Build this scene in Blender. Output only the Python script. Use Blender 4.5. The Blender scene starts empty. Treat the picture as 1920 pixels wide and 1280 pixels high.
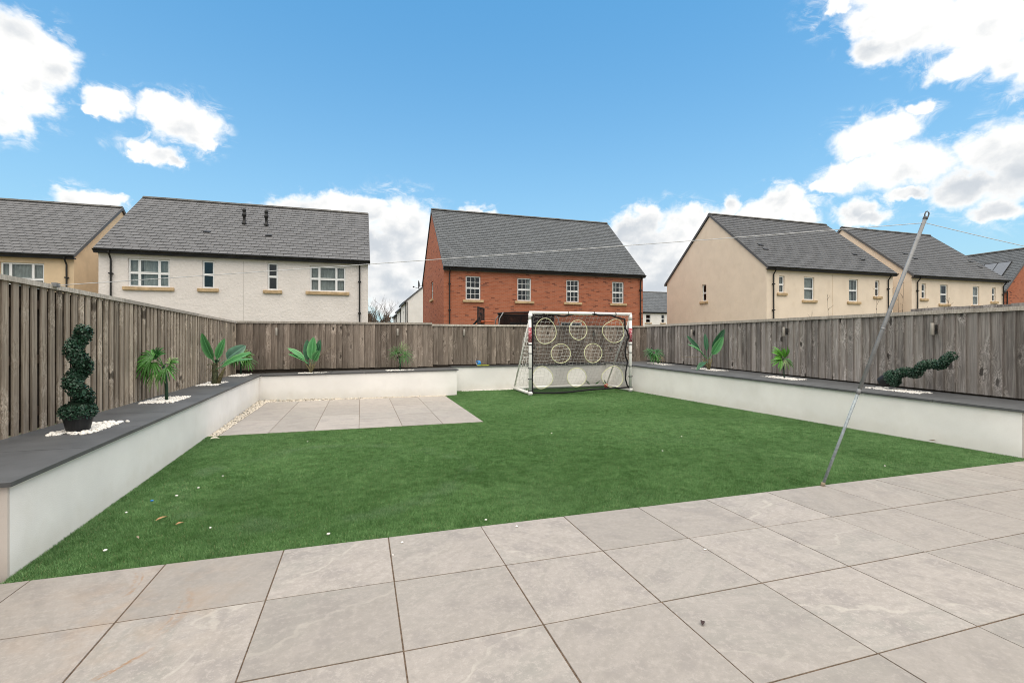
import bpy, bmesh, math, random
import numpy as np
from mathutils import Vector, Matrix
R = math.radians
random.seed(7)
rng = np.random.default_rng(7)
scene = bpy.context.scene
COL = scene.collection
YAW = 17.427                       # the camera looks this many degrees to the right of the garden's long axis

# ------------------------------------------------------------------ camera
cd = bpy.data.cameras.new('camera')
cam = bpy.data.objects.new('camera', cd)
COL.objects.link(cam)
cd.sensor_width = 36.0
cd.lens = 16.886
cd.shift_y = -0.0027
cd.clip_start = 0.05
cd.clip_end = 6000
cam.location = (0, 0, 1.254)
cam.rotation_euler = (R(90), 0, R(-YAW))
scene.camera = cam

# ------------------------------------------------------------------ render + exposure
scene.render.engine = 'CYCLES'
scene.cycles.use_denoising = True
scene.cycles.filter_width = 1.0
scene.cycles.max_bounces = 8
scene.cycles.transparent_max_bounces = 16
scene.view_settings.view_transform = 'Standard'
scene.view_settings.look = 'None'
scene.view_settings.gamma = 1.0
scene.view_settings.use_curve_mapping = False
scene.view_settings.exposure = 1.38
EXPO = 2 ** scene.view_settings.exposure

# ------------------------------------------------------------------ node helper
class NT:
    def __init__(s, tree):
        s.t = tree
        s.n = tree.nodes
        s.l = tree.links
    def put(s, sock, v):
        if v is None:
            return
        if isinstance(v, bpy.types.NodeSocket):
            s.l.new(v, sock)
        elif isinstance(v, (tuple, list)) and len(v) == 3 and sock.type == 'RGBA':
            sock.default_value = (*v, 1)
        else:
            sock.default_value = v
    def node(s, typ, ins=None, **attrs):
        n = s.n.new(typ)
        for k, v in attrs.items():
            setattr(n, k, v)
        for k, v in (ins or {}).items():
            s.put(n.inputs[k], v)
        return n
    def m(s, op, a, b=None, c=None, clamp=False):
        n = s.n.new('ShaderNodeMath')
        n.operation = op
        n.use_clamp = clamp
        for i, v in enumerate((a, b, c)):
            s.put(n.inputs[i], v)
        return n.outputs[0]
    def v(s, op, a, b=None, c=None):
        n = s.n.new('ShaderNodeVectorMath')
        n.operation = op
        for i, v in enumerate((a, b, c)):
            if v is not None:
                s.put(n.inputs[i], v)
        return n.outputs[1] if op in ('LENGTH', 'DISTANCE', 'DOT_PRODUCT') else n.outputs[0]
    def mix(s, f, a, b, mode='MIX'):
        n = s.n.new('ShaderNodeMix')
        n.data_type = 'RGBA'
        n.blend_type = mode
        s.put(n.inputs['Factor'], f)
        s.put(n.inputs[6], a)
        s.put(n.inputs[7], b)
        return n.outputs[2]
    def sm(s, x, lo, hi):                      # smoothstep
        n = s.n.new('ShaderNodeMapRange')
        n.interpolation_type = 'SMOOTHSTEP'
        s.put(n.inputs[0], x)
        n.inputs[1].default_value = lo
        n.inputs[2].default_value = hi
        return n.outputs[0]
    def lin(s, x, lo, hi, a, b):
        n = s.n.new('ShaderNodeMapRange')
        s.put(n.inputs[0], x)
        for i, q in enumerate((lo, hi, a, b)):
            n.inputs[i + 1].default_value = q
        return n.outputs[0]
    def noise(s, vec, scale=1.0, detail=4, rough=0.55, dist=0.0, col=False):
        n = s.n.new('ShaderNodeTexNoise')
        if vec is not None:
            s.put(n.inputs['Vector'], vec)
        n.inputs['Scale'].default_value = scale
        n.inputs['Detail'].default_value = detail
        n.inputs['Roughness'].default_value = rough
        n.inputs['Distortion'].default_value = dist
        return n.outputs[1 if col else 0]
    def xyz(s, x, y, z):
        n = s.n.new('ShaderNodeCombineXYZ')
        for i, v in enumerate((x, y, z)):
            s.put(n.inputs[i], v)
        return n.outputs[0]
    def sep(s, v):
        n = s.n.new('ShaderNodeSeparateXYZ')
        s.put(n.inputs[0], v)
        return n.outputs
    def bump(s, h, strength=0.3, dist=0.01):
        n = s.n.new('ShaderNodeBump')
        n.inputs['Strength'].default_value = strength
        n.inputs['Distance'].default_value = dist
        s.put(n.inputs['Height'], h)
        return n.outputs[0]

def new_mat(name):
    m = bpy.data.materials.new(name)
    m.use_nodes = True
    m.node_tree.nodes.clear()
    return m, NT(m.node_tree)

def finish(t, color, rough=0.8, bump=None, spec=0.3, metal=0.0, extra=None):
    p = t.node('ShaderNodeBsdfPrincipled')
    t.put(p.inputs['Base Color'], color)
    t.put(p.inputs['Roughness'], rough)
    t.put(p.inputs['Metallic'], metal)
    t.put(p.inputs['Specular IOR Level'], spec)
    if bump is not None:
        t.put(p.inputs['Normal'], bump)
    for k, v in (extra or {}).items():
        t.put(p.inputs[k], v)
    o = t.node('ShaderNodeOutputMaterial')
    t.l.new(p.outputs[0], o.inputs[0])
    return p

def pos(t):
    return t.node('ShaderNodeNewGeometry').outputs['Position']
def obj_rand(t):
    return t.node('ShaderNodeObjectInfo').outputs['Random']
def isl_rand(t):
    return t.node('ShaderNodeNewGeometry').outputs['Random Per Island']
def obj_vec(t):
    """object coordinates pushed by a random offset per object, so that alike pieces do not repeat"""
    tc = t.node('ShaderNodeTexCoord').outputs['Object']
    r = obj_rand(t)
    return t.v('ADD', tc, t.xyz(t.m('MULTIPLY', r, 37.0), t.m('MULTIPLY', r, 91.0), t.m('MULTIPLY', r, 53.0)))

# ------------------------------------------------------------------ world: sky + cumulus
SUN_EL, SUN_AZ = 79.0, 180.0       # azimuth clockwise from +Y (the garden's long axis)
def pix_dir(px, py):
    x = (px - 960) / 900.6
    z = (634.8 - py) / 900.6
    a = R(YAW)
    d = Vector((x * math.cos(a) + math.sin(a), -x * math.sin(a) + math.cos(a), z)).normalized()
    return math.atan2(d.x, d.y), math.asin(d.z)

def build_world():
    w = bpy.data.worlds.new('World')
    scene.world = w
    w.use_nodes = True
    w.node_tree.nodes.clear()
    t = NT(w.node_tree)
    sky = t.node('ShaderNodeTexSky')
    sky.sky_type = 'NISHITA'
    sky.sun_disc = False
    sky.sun_elevation = R(SUN_EL)
    sky.sun_rotation = R(SUN_AZ)
    sky.air_density = 1.0
    sky.dust_density = 0.6
    sky.ozone_density = 2.0
    d = t.v('NORMALIZE', t.node('ShaderNodeTexCoord').outputs['Generated'])
    dx, dy, dz = t.sep(d)
    az = t.m('ARCTAN2', dx, dy)
    el = t.m('ARCSINE', dz)
    w1 = t.v('SUBTRACT', t.noise(d, 7.0, 2, 0.5, col=True), (0.5, 0.5, 0.5))
    w2 = t.v('SUBTRACT', t.noise(d, 24.0, 4, 0.6, col=True), (0.5, 0.5, 0.5))
    p0 = t.xyz(az, el, 0.0)
    p = t.v('ADD', p0, t.v('ADD', t.v('MULTIPLY', w1, (0.05, 0.04, 0.0)), t.v('MULTIPLY', w2, (0.055, 0.045, 0.0))))
    blobs = [  # clouds of the photographed sky: direction and angular size
        (20, 75, 75, 60), (70, 110, 70, 60), (40, 165, 65, 55), (15, 215, 50, 40), (-60, 120, 90, 90), (100, 125, 38, 35),
        (212, 195, 42, 24), (300, 205, 45, 28), (345, 235, 60, 42), (370, 262, 30, 16), (292, 287, 48, 22), (330, 305, 24, 16), (250, 296, 20, 10), (185, 208, 20, 12),
        (165, 368, 54, 20), (200, 372, 26, 12),
        (560, 400, 60, 26), (620, 392, 60, 26), (690, 400, 40, 26), (755, 425, 62, 52), (700, 470, 80, 60), (790, 470, 70, 60), (745, 560, 60, 40), (715, 520, 60, 40), (640, 430, 90, 40),
        (900, 402, 30, 10),
        (1285, 425, 55, 40), (1210, 425, 50, 28), (1240, 480, 90, 60), (1180, 440, 40, 26), (1300, 400, 30, 20), (1230, 540, 80, 50), (1340, 430, 60, 40),
        (1375, 388, 24, 22), (1470, 375, 40, 30), (1500, 400, 30, 30), (1440, 400, 60, 24), (1610, 400, 36, 24), (1620, 415, 40, 16), 
        (1640, 262, 85, 36), (1590, 325, 50, 32), (1690, 315, 100, 46), (1860, 280, 95, 50), (1900, 330, 110, 62), (1560, 345, 40, 14), (1722, 214, 28, 18), (1800, 350, 90, 36), (1870, 390, 60, 22), (1690, 372, 30, 12), (2020, 290, 120, 90),
        (1640, 30, 56, 44), (1740, 40, 90, 62), (1850, 40, 120, 66), (1650, 92, 60, 34), (1790, 120, 60, 34), (1890, 110, 60, 40), (1570, 10, 24, 16), (1990, 60, 110, 110), (1760, -70, 210, 80),
    ]
    s = None
    for px, py, rx, ry in blobs:
        ca, ce = pix_dir(px, py)
        ax, _ = pix_dir(px + rx, py)
        _, ey = pix_dir(px, py - ry)
        ra, re = abs(ax - ca) * 1.20, abs(ey - ce) * 1.20
        q = t.v('MULTIPLY_ADD', p, (1 / ra, 1 / re, 0), (-ca / ra, -ce / re, 0))
        ln = t.v('LENGTH', q)
        if s is None:
            s = ln
        else:
            n = t.node('ShaderNodeMath', operation='SMOOTH_MIN')
            t.put(n.inputs[0], s)
            t.put(n.inputs[1], ln)
            n.inputs[2].default_value = 0.12
            s = n.outputs[0]
    dense = t.m('SUBTRACT', 1.0, s)
    # unseen sky outside the picture: cumulus made thicker to whiten the fill light
    cx, cy = math.sin(R(YAW)), math.cos(R(YAW))
    facing = t.v('DOT_PRODUCT', d, (cx * 0.955, cy * 0.955, 0.296))
    away = t.sm(facing, 0.70, 0.55)
    broad = t.noise(t.v('MULTIPLY', d, (1, 1, 1.8)), 2.3, 3, 0.5)
    dense2 = t.m('SUBTRACT', t.m('MULTIPLY', t.m('SUBTRACT', broad, 0.36), 5.0), t.m('MULTIPLY', t.m('SUBTRACT', 1.0, away), 9.0))
    dense = t.m('MAXIMUM', dense, dense2)
    fine = t.m('SUBTRACT', t.noise(t.v('MULTIPLY', d, (1, 1, 1.35)), 15.0, 10, 0.60, 0.25), 0.5)
    dens = t.m('ADD', t.m('MULTIPLY', dense, 1.25), t.m('MULTIPLY', fine, 1.55))
    mask = t.sm(dens, -0.10, 0.52)
    thin = t.noise(t.v('MULTIPLY', d, (1, 1, 1.8)), 22.0, 8, 0.66, 0.8)
    wisp = t.m('MULTIPLY', t.m('MULTIPLY', t.sm(dens, -0.75, 0.15), t.sm(thin, 0.47, 0.72)), 0.7)
    mask = t.m('MAXIMUM', mask, wisp)
    # cloud tone: bright heads, greyer undersides and folds (relief of the same puffs, lit from above)
    q0 = t.v('MULTIPLY', d, (1, 1, 1.35))
    q1 = t.v('ADD', q0, (0.0, 0.0, 0.045))
    rel = t.m('SUBTRACT', t.noise(q1, 15.0, 5, 0.55, 0.25), t.noise(q0, 15.0, 5, 0.55, 0.25))
    rel2 = t.m('SUBTRACT', t.noise(t.v('ADD', q0, (0.0, 0.0, 0.10)), 6.0, 3, 0.5), t.noise(q0, 6.0, 3, 0.5))
    shade = t.m('ADD', t.m('ADD', t.m('MULTIPLY', rel, 1.1), t.m('MULTIPLY', rel2, 1.3)), t.m('MULTIPLY', t.sm(el, 0.40, 0.0), 0.50))
    shade = t.m('MULTIPLY', t.sm(shade, -0.22, 0.62), t.sm(dens, 0.05, 0.9))
    k = 1.16 / EXPO
    white = (k * 1.02, k, k * 0.965)
    grey = (k * 0.56, k * 0.60, k * 0.645)
    ccol = t.mix(shade, white, grey)
    # clear blue between the clouds, paler to the horizon and to the left where the sky is brightest
    blue = t.v('SCALE', sky.outputs[0])
    n = blue.node
    n.inputs['Scale'].default_value = SKY_STRENGTH
    tint = t.v('MULTIPLY', n.outputs[0], SKY_TINT)
    hz = t.m('POWER', t.m('SUBTRACT', 1.0, t.m('MAXIMUM', t.m('MINIMUM', dz, 1.0), 0.0)), 3.2)
    tint = t.mix(t.m('MULTIPLY', hz, 0.92), tint, (0.55 / EXPO, 0.65 / EXPO, 0.70 / EXPO))
    final = t.mix(mask, tint, ccol)
    bg = t.node('ShaderNodeBackground')
    t.l.new(final, bg.inputs[0])
    bg.inputs[1].default_value = 1.0
    o = t.node('ShaderNodeOutputWorld')
    t.l.new(bg.outputs[0], o.inputs[0])

SKY_STRENGTH = 0.113
SKY_TINT = (0.29, 0.68, 0.75)
build_world()

# ------------------------------------------------------------------ sun: broad and soft, the light is nearly shadowless
sd = bpy.data.lights.new('sun', 'SUN')
sd.energy = 1.65
sd.angle = R(95)
sd.color = (1.0, 0.90, 0.77)
sun = bpy.data.objects.new('sun', sd)
COL.objects.link(sun)
sdir = Vector((math.sin(R(SUN_AZ)) * math.cos(R(SUN_EL)), math.cos(R(SUN_AZ)) * math.cos(R(SUN_EL)), math.sin(R(SUN_EL))))
sun.rotation_euler = sdir.to_track_quat('Z', 'Y').to_euler()
sun.location = sdir * 40

# ------------------------------------------------------------------ mesh helper
class MB:
    def __init__(s):
        s.v, s.f, s.mi = [], [], []
        s.cur = 0
    def add(s, vs, fs):
        b = len(s.v)
        s.v.extend([tuple(v) for v in vs])
        for f in fs:
            s.f.append(tuple(i + b for i in f))
            s.mi.append(s.cur)
        return s
    def quad(s, a, b, c, d):
        return s.add([a, b, c, d], [(0, 1, 2, 3)])
    def box(s, x0, y0, z0, x1, y1, z1):
        return s.hexa([(x0, y0, z0), (x1, y0, z0), (x1, y1, z0), (x0, y1, z0)], [(x0, y0, z1), (x1, y0, z1), (x1, y1, z1), (x0, y1, z1)])
    def hexa(s, lo, hi):
        return s.add(list(lo) + list(hi), [(3, 2, 1, 0), (4, 5, 6, 7), (0, 1, 5, 4), (1, 2, 6, 5), (2, 3, 7, 6), (3, 0, 4, 7)])
    def prism(s, poly, z0, z1, ztop=None):
        """vertical prism over a counter-clockwise ground polygon; ztop: height per corner"""
        n = len(poly)
        zt = ztop or [z1] * n
        vs = [(x, y, z0) for x, y in poly] + [(x, y, zt[i]) for i, (x, y) in enumerate(poly)]
        fs = [tuple(range(n - 1, -1, -1)), tuple(range(n, 2 * n))] + [(i, (i + 1) % n, n + (i + 1) % n, n + i) for i in range(n)]
        return s.add(vs, fs)
    def tube(s, pts, r, n=8, caps=True, closed=False):
        pts = [Vector(p) for p in pts]
        rs = r if isinstance(r, (list, tuple)) else [r] * len(pts)
        vs, fs = [], []
        up = None
        m = len(pts)
        for i, p in enumerate(pts):
            if closed:
                tg = pts[(i + 1) % m] - pts[i - 1]
            else:
                tg = pts[min(i + 1, m - 1)] - pts[max(i - 1, 0)]
            tg.normalize()
            if up is None:
                up = Vector((0, 0, 1)) if abs(tg.z) < 0.9 else Vector((1, 0, 0))
            sx = tg.cross(up)
            if sx.length < 1e-5:
                sx = tg.orthogonal()
            sx.normalize()
            up = sx.cross(tg).normalized()
            for k in range(n):
                a = 2 * math.pi * k / n
                vs.append(p + (sx * math.cos(a) + up * math.sin(a)) * rs[i])
        for i in range(m if closed else m - 1):
            j = (i + 1) % m
            for k in range(n):
                fs.append((i * n + k, i * n + (k + 1) % n, j * n + (k + 1) % n, j * n + k))
        if caps and not closed:
            fs.append(tuple(range(n - 1, -1, -1)))
            fs.append(tuple((m - 1) * n + k for k in range(n)))
        return s.add(vs, fs)
    def lathe(s, prof, n=24, c=(0, 0, 0)):
        vs, fs = [], []
        for r, z in prof:
            for k in range(n):
                a = 2 * math.pi * k / n
                vs.append((c[0] + r * math.cos(a), c[1] + r * math.sin(a), c[2] + z))
        for i in range(len(prof) - 1):
            for k in range(n):
                fs.append((i * n + k, i * n + (k + 1) % n, (i + 1) * n + (k + 1) % n, (i + 1) * n + k))
        fs.append(tuple(range(n - 1, -1, -1)))
        fs.append(tuple((len(prof) - 1) * n + k for k in range(n)))
        return s.add(vs, fs)
    def mesh(s, name, mats, smooth=False, off=(0, 0, 0), bevel=0.0):
        me = bpy.data.meshes.new(name)
        v = [(a - off[0], b - off[1], c - off[2]) for a, b, c in s.v]
        me.from_pydata(v, [], s.f)
        for m in (mats if isinstance(mats, (list, tuple)) else [mats]):
            me.materials.append(m)
        if len(me.materials) > 1:
            me.polygons.foreach_set('material_index', s.mi)
        if bevel > 0:
            bm = bmesh.new()
            bm.from_mesh(me)
            bmesh.ops.bevel(bm, geom=bm.edges[:], offset=bevel, segments=1, affect='EDGES', profile=0.5)
            bm.to_mesh(me)
            bm.free()
        if smooth:
            me.polygons.foreach_set('use_smooth', [True] * len(me.polygons))
        me.update()
        return me
    def build(s, name, mats, parent=None, smooth=False, origin=None, bevel=0.0):
        """vertices are world coordinates; parent is an unrotated root (or a part at its root's origin)"""
        base = world_loc(parent) if parent is not None else Vector((0, 0, 0))
        o_at = Vector(origin) if origin is not None else base
        me = s.mesh(name, mats, smooth, o_at, bevel)
        return link(name, me, parent, o_at - base)

def world_loc(o):
    v = Vector((0, 0, 0))
    while o is not None:
        v = v + o.location
        o = o.parent
    return v

def link(name, me, parent=None, loc=(0, 0, 0), rot=(0, 0, 0), scale=None):
    o = bpy.data.objects.new(name, me)
    COL.objects.link(o)
    o.parent = parent
    o.location = loc
    o.rotation_euler = rot
    if scale:
        o.scale = scale
    return o

def tag(o, label=None, cat=None, group=None, kind=None):
    if label: o['label'] = label
    if cat: o['category'] = cat
    if group: o['group'] = group
    if kind: o['kind'] = kind
    return o

def thing(name, label, cat, loc=(0, 0, 0), rot=(0, 0, 0), group=None):
    o = bpy.data.objects.new(name, None)
    COL.objects.link(o)
    o.empty_display_size = 0.1
    o.location = loc
    o.rotation_euler = rot
    return tag(o, label, cat, group)

# ------------------------------------------------------------------ materials
def m_plain(name, col, rough=0.6, spec=0.4, metal=0.0, var=0.0, scale=20.0, bump=0.0, bscale=200.0, extra=None):
    m, t = new_mat(name)
    c = col
    P = pos(t)
    if var:
        n = t.noise(P, scale, 5, 0.6)
        c = t.mix(t.sm(n, 0.3, 0.7), tuple(q * (1 - var) for q in col), tuple(min(1, q * (1 + var)) for q in col))
    b = t.bump(t.noise(P, bscale, 3, 0.6), bump, 0.004) if bump else None
    finish(t, c, rough, b, spec, metal, extra)
    return m

def m_render(name, col, dirt=(0.42, 0.36, 0.26), dirt_amt=0.35, bscale=160.0, bstr=0.35, low=0.0, mott=0.05, bd=0.004):
    """painted render: fine rough coat, soft mottling, patchy grime that is densest where rain splashes up (low > 0: height of that band)"""
    m, t = new_mat(name)
    P = pos(t)
    z = t.sep(P)[2]
    a = t.noise(P, 1.3, 5, 0.6)
    c = t.mix(t.sm(a, 0.3, 0.7), tuple(q * (1 - mott) for q in col), tuple(min(1, q * (1 + mott)) for q in col))
    patch = t.sm(t.noise(t.v('MULTIPLY', P, (1, 1, 0.8)), 2.4, 6, 0.65), 0.48, 0.75)
    if low > 0:
        splash = t.m('MULTIPLY', t.sm(t.m('ADD', z, t.m('MULTIPLY', t.m('SUBTRACT', t.noise(P, 5.0, 5, 0.6), 0.5), low * 1.2)), low, low * 0.1), 0.8)
        f = t.m('MULTIPLY', t.m('ADD', t.m('MULTIPLY', patch, 0.4), splash), dirt_amt, clamp=True)
    else:
        f = t.m('MULTIPLY', patch, dirt_amt)
    c = t.mix(f, c, dirt)
    h = t.m('ADD', t.noise(P, bscale, 3, 0.6), t.m('MULTIPLY', t.noise(P, bscale * 0.18, 2, 0.5), 0.6))
    finish(t, c, 0.9, t.bump(h, bstr, bd), 0.2)
    return m

def m_wood(name, dark, light, knot=0.5, streak=0.35, green=0.0):
    m, t = new_mat(name)
    V = obj_vec(t)
    r = obj_rand(t)
    vx, vy, vz = t.sep(V)
    kn = t.node('ShaderNodeTexVoronoi', feature='F1')
    kn.inputs['Scale'].default_value = 1.0
    kn.inputs['Randomness'].default_value = 1.0
    wob = t.m('MULTIPLY', t.m('SUBTRACT', t.noise(t.v('MULTIPLY', V, (14, 14, 8)), 1.0, 3, 0.6), 0.5), 0.35)
    t.put(kn.inputs['Vector'], t.v('ADD', t.v('MULTIPLY', V, (6.2, 0.02, 3.0)), t.xyz(wob, 0.0, wob)))
    kd = kn.outputs['Distance']
    pick = t.sm(t.sep(kn.outputs['Color'])[0], 0.24, 0.30)           # only some cells carry a knot
    near = t.m('MULTIPLY', t.sm(kd, 0.62, 0.08), pick)
    G = t.xyz(t.m('ADD', t.m('MULTIPLY', vx, 55.0), t.m('MULTIPLY', near, 5.0)), t.m('MULTIPLY', vy, 55.0), t.m('MULTIPLY', vz, 1.6))
    g = t.noise(G, 1.0, 6, 0.65, 0.4)
    f = t.noise(t.v('MULTIPLY', V, (260, 260, 9)), 1.0, 2, 0.5)
    blot = t.noise(t.v('MULTIPLY', V, (5, 5, 2.0)), 1.0, 4, 0.6)
    c = t.mix(t.sm(g, 0.36, 0.64), dark, light)
    c = t.mix(t.m('MULTIPLY', t.sm(blot, 0.42, 0.72), 0.5), c, tuple(q * 0.62 for q in dark))
    pale = t.sm(t.noise(t.v('MULTIPLY', V, (30, 30, 3.2)), 1.0, 5, 0.7, 1.0), 0.56, 0.72)
    c = t.mix(t.m('MULTIPLY', pale, streak), c, tuple(min(1, q * 1.55 + 0.03) for q in light))
    smear = t.m('MULTIPLY', near, t.sm(t.noise(t.v('MULTIPLY', V, (40, 40, 22)), 1.0, 4, 0.7, 1.5), 0.46, 0.60))
    c = t.mix(t.m('MULTIPLY', smear, knot), c, tuple(min(1, q * 1.7 + 0.04) for q in light))
    smear2 = t.m('MULTIPLY', t.m('MULTIPLY', t.sm(kd, 0.36, 0.10), pick), t.sm(t.noise(t.v('MULTIPLY', V, (34, 34, 16)), 1.0, 3, 0.7, 1.5), 0.52, 0.62))
    c = t.mix(t.m('MULTIPLY', smear2, knot * 0.7), c, tuple(q * 0.45 for q in dark))
    c = t.mix(t.m('MULTIPLY', t.m('MULTIPLY', t.sm(kd, 0.20, 0.10), pick), knot), c, tuple(q * 0.22 for q in dark))
    sh_ = t.lin(t.m('FRACT', t.m('MULTIPLY', r, 17.3)), 0, 1, 0.66, 1.22)
    c = t.mix(1.0, c, t.xyz(sh_, sh_, sh_), 'MULTIPLY')
    c = t.mix(t.lin(r, 0, 1, 0.0, 0.35), c, tuple(q * 0.60 for q in dark))
    c = t.mix(t.m('MULTIPLY', t.sm(t.m('FRACT', t.m('MULTIPLY', r, 7.31)), 0.6, 1.0), 0.30), c, tuple(min(1, q * 1.35) for q in light))
    if green:
        gz = t.sep(pos(t))[2]
        gm = t.m('MULTIPLY', t.sm(t.m('ADD', gz, t.m('MULTIPLY', blot, 0.6)), 1.15, 0.75), green)
        c = t.mix(gm, c, (0.085, 0.085, 0.045))
    h = t.m('ADD', g, t.m('MULTIPLY', f, 0.5))
    finish(t, c, 0.85, t.bump(h, 0.35, 0.003), 0.2)
    return m

def m_paving(name, stains=False, tone=1.0, spread=0.30):
    m, t = new_mat(name)
    V = obj_vec(t)
    O = t.node('ShaderNodeTexCoord').outputs['Object']
    r = obj_rand(t)
    r2, r3, r4 = (t.m('FRACT', t.m('MULTIPLY', r, q)) for q in (13.7, 41.3, 87.1))
    P = pos(t)
    T = lambda q: tuple(x * tone for x in q)
    # each slab: a warm or a greenish-grey stone, split by a soft diagonal bed
    ox, oy, oz = t.sep(O)
    ang = t.m('MULTIPLY', r2, 6.283)
    sx_, cx_ = t.m('SINE', ang), t.m('COSINE', ang)
    run = t.m('ADD', t.m('MULTIPLY', ox, cx_), t.m('MULTIPLY', oy, sx_))
    crs = t.m('SUBTRACT', t.m('MULTIPLY', oy, cx_), t.m('MULTIPLY', ox, sx_))
    bend = t.m('SUBTRACT', t.noise(V, 2.6, 3, 0.5), 0.5)
    edge_ = t.m('ADD', t.m('ADD', crs, t.m('MULTIPLY', bend, 0.55)), t.m('SUBTRACT', t.m('MULTIPLY', r3, 0.4), 0.2))
    bed = t.sm(edge_, -0.10, 0.12)
    strat = t.noise(t.xyz(t.m('MULTIPLY', run, 2.2), t.m('ADD', t.m('MULTIPLY', crs, 8.0), t.m('MULTIPLY', r, 57.0)), 0.0), 1.6, 7, 0.70, 0.5)
    speck = t.noise(V, 34.0, 8, 0.80)
    grain = t.noise(V, 130.0, 3, 0.7)
    cloud = t.noise(V, 4.5, 6, 0.62)
    warm, cool = T((0.335, 0.304, 0.272)), T((0.305, 0.288, 0.258))
    c = t.mix(t.m('MULTIPLY', bed, t.sm(r4, 0.15, 0.7)), warm, cool)
    c = t.mix(t.m('MULTIPLY', t.sm(strat, 0.36, 0.64), 0.75), c, T((0.400, 0.358, 0.322)))
    c = t.mix(t.m('MULTIPLY', t.sm(cloud, 0.48, 0.66), 0.68), c, T((0.268, 0.242, 0.224)))
    c = t.mix(t.m('MULTIPLY', t.sm(speck, 0.50, 0.60), 0.55), c, T((0.465, 0.420, 0.380)))
    c = t.mix(t.m('MULTIPLY', t.sm(speck, 0.46, 0.34), 0.35), c, T((0.225, 0.200, 0.182)))
    c = t.mix(t.m('MULTIPLY', t.sm(grain, 0.40, 0.65), 0.14), c, T((0.21, 0.19, 0.175)))
    # one pale vein on about half the slabs, along the bed
    ven = t.m('ABSOLUTE', t.m('ADD', edge_, t.m('MULTIPLY', t.m('SUBTRACT', t.noise(V, 9.0, 5, 0.65), 0.5), 0.05)))
    wid = t.m('MULTIPLY', t.noise(V, 3.3, 2, 0.5), 0.030)
    vein = t.m('MULTIPLY', t.sm(t.m('DIVIDE', ven, wid), 1.0, 0.35), t.sm(r4, 0.45, 0.55))
    vein = t.m('MULTIPLY', vein, t.sm(t.noise(V, 5.0, 3, 0.6), 0.36, 0.58))
    c = t.mix(t.m('MULTIPLY', vein, 0.42), c, T((0.52, 0.48, 0.42)))
    c = t.mix(t.lin(r, 0, 1, 0.0, spread), c, T((0.235, 0.214, 0.188)))
    med = strat
    if stains:                                   # rusty scrape marks left on three slabs
        for (cx, cy, rad, w, mx, my, mr, amt) in [(-1.42, 2.90, 0.335, 0.010, -1.09, 2.93, 0.15, 0.75), (-1.42, 2.90, 0.31, 0.012, -1.12, 2.99, 0.13, 0.4), (-1.25, 2.57, 0.475, 0.022, -0.79, 2.60, 0.26, 0.30), (-1.27, 2.57, 0.46, 0.010, -0.80, 2.55, 0.16, 0.45), (-1.25, 2.57, 0.52, 0.014, -0.88, 2.22, 0.13, 0.55), (-1.28, 2.50, 0.50, 0.007, -0.92, 2.19, 0.12, 0.6)]:
            dd = t.m('ABSOLUTE', t.m('SUBTRACT', t.v('DISTANCE', t.v('MULTIPLY', P, (1, 1, 0)), (cx, cy, 0)), rad))
            dd = t.m('ADD', dd, t.m('MULTIPLY', t.m('SUBTRACT', t.noise(P, 14.0, 3, 0.6), 0.5), 0.03))
            line = t.m('MULTIPLY', t.sm(dd, w, w * 0.2), t.sm(t.v('DISTANCE', t.v('MULTIPLY', P, (1, 1, 0)), (mx, my, 0)), mr, mr * 0.45))
            line = t.m('MULTIPLY', line, t.sm(t.noise(P, 40.0, 4, 0.7), 0.35, 0.6))
            c = t.mix(t.m('MULTIPLY', line, min(1, amt * 1.15)), c, (0.27, 0.145, 0.065))
        haze = t.m('MULTIPLY', t.sm(t.v('DISTANCE', t.v('MULTIPLY', P, (1, 1, 0)), (-1.0, 2.65, 0)), 0.75, 0.1), t.sm(t.noise(P, 5.0, 5, 0.65), 0.42, 0.7))
        c = t.mix(t.m('MULTIPLY', haze, 0.32), c, (0.34, 0.235, 0.15))
    h = t.m('ADD', t.m('MULTIPLY', med, 0.6), t.m('MULTIPLY', speck, 0.6))
    finish(t, c, t.lin(med, 0.3, 0.7, 0.62, 0.5), t.bump(h, 0.12, 0.004), 0.35)
    return m

def m_slate(name, col, spread=0.25):
    m, t = new_mat(name)
    r = t.m('FRACT', t.m('ADD', obj_rand(t), isl_rand(t)))
    P = pos(t)
    c = t.mix(r, tuple(q * (1 - spread) for q in col), tuple(q * (1 + spread) for q in col))
    n = t.noise(P, 1.1, 5, 0.65)
    c = t.mix(t.m('MULTIPLY', t.sm(n, 0.45, 0.75), 0.28), c, tuple(q * 0.60 for q in col))
    n2 = t.noise(P, 9.0, 4, 0.7)
    c = t.mix(t.m('MULTIPLY', t.sm(n2, 0.5, 0.75), 0.25), c, tuple(q * 1.5 for q in col))
    finish(t, c, 0.62, t.bump(t.noise(P, 40.0, 3, 0.6), 0.2, 0.004), 0.35)
    return m

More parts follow.
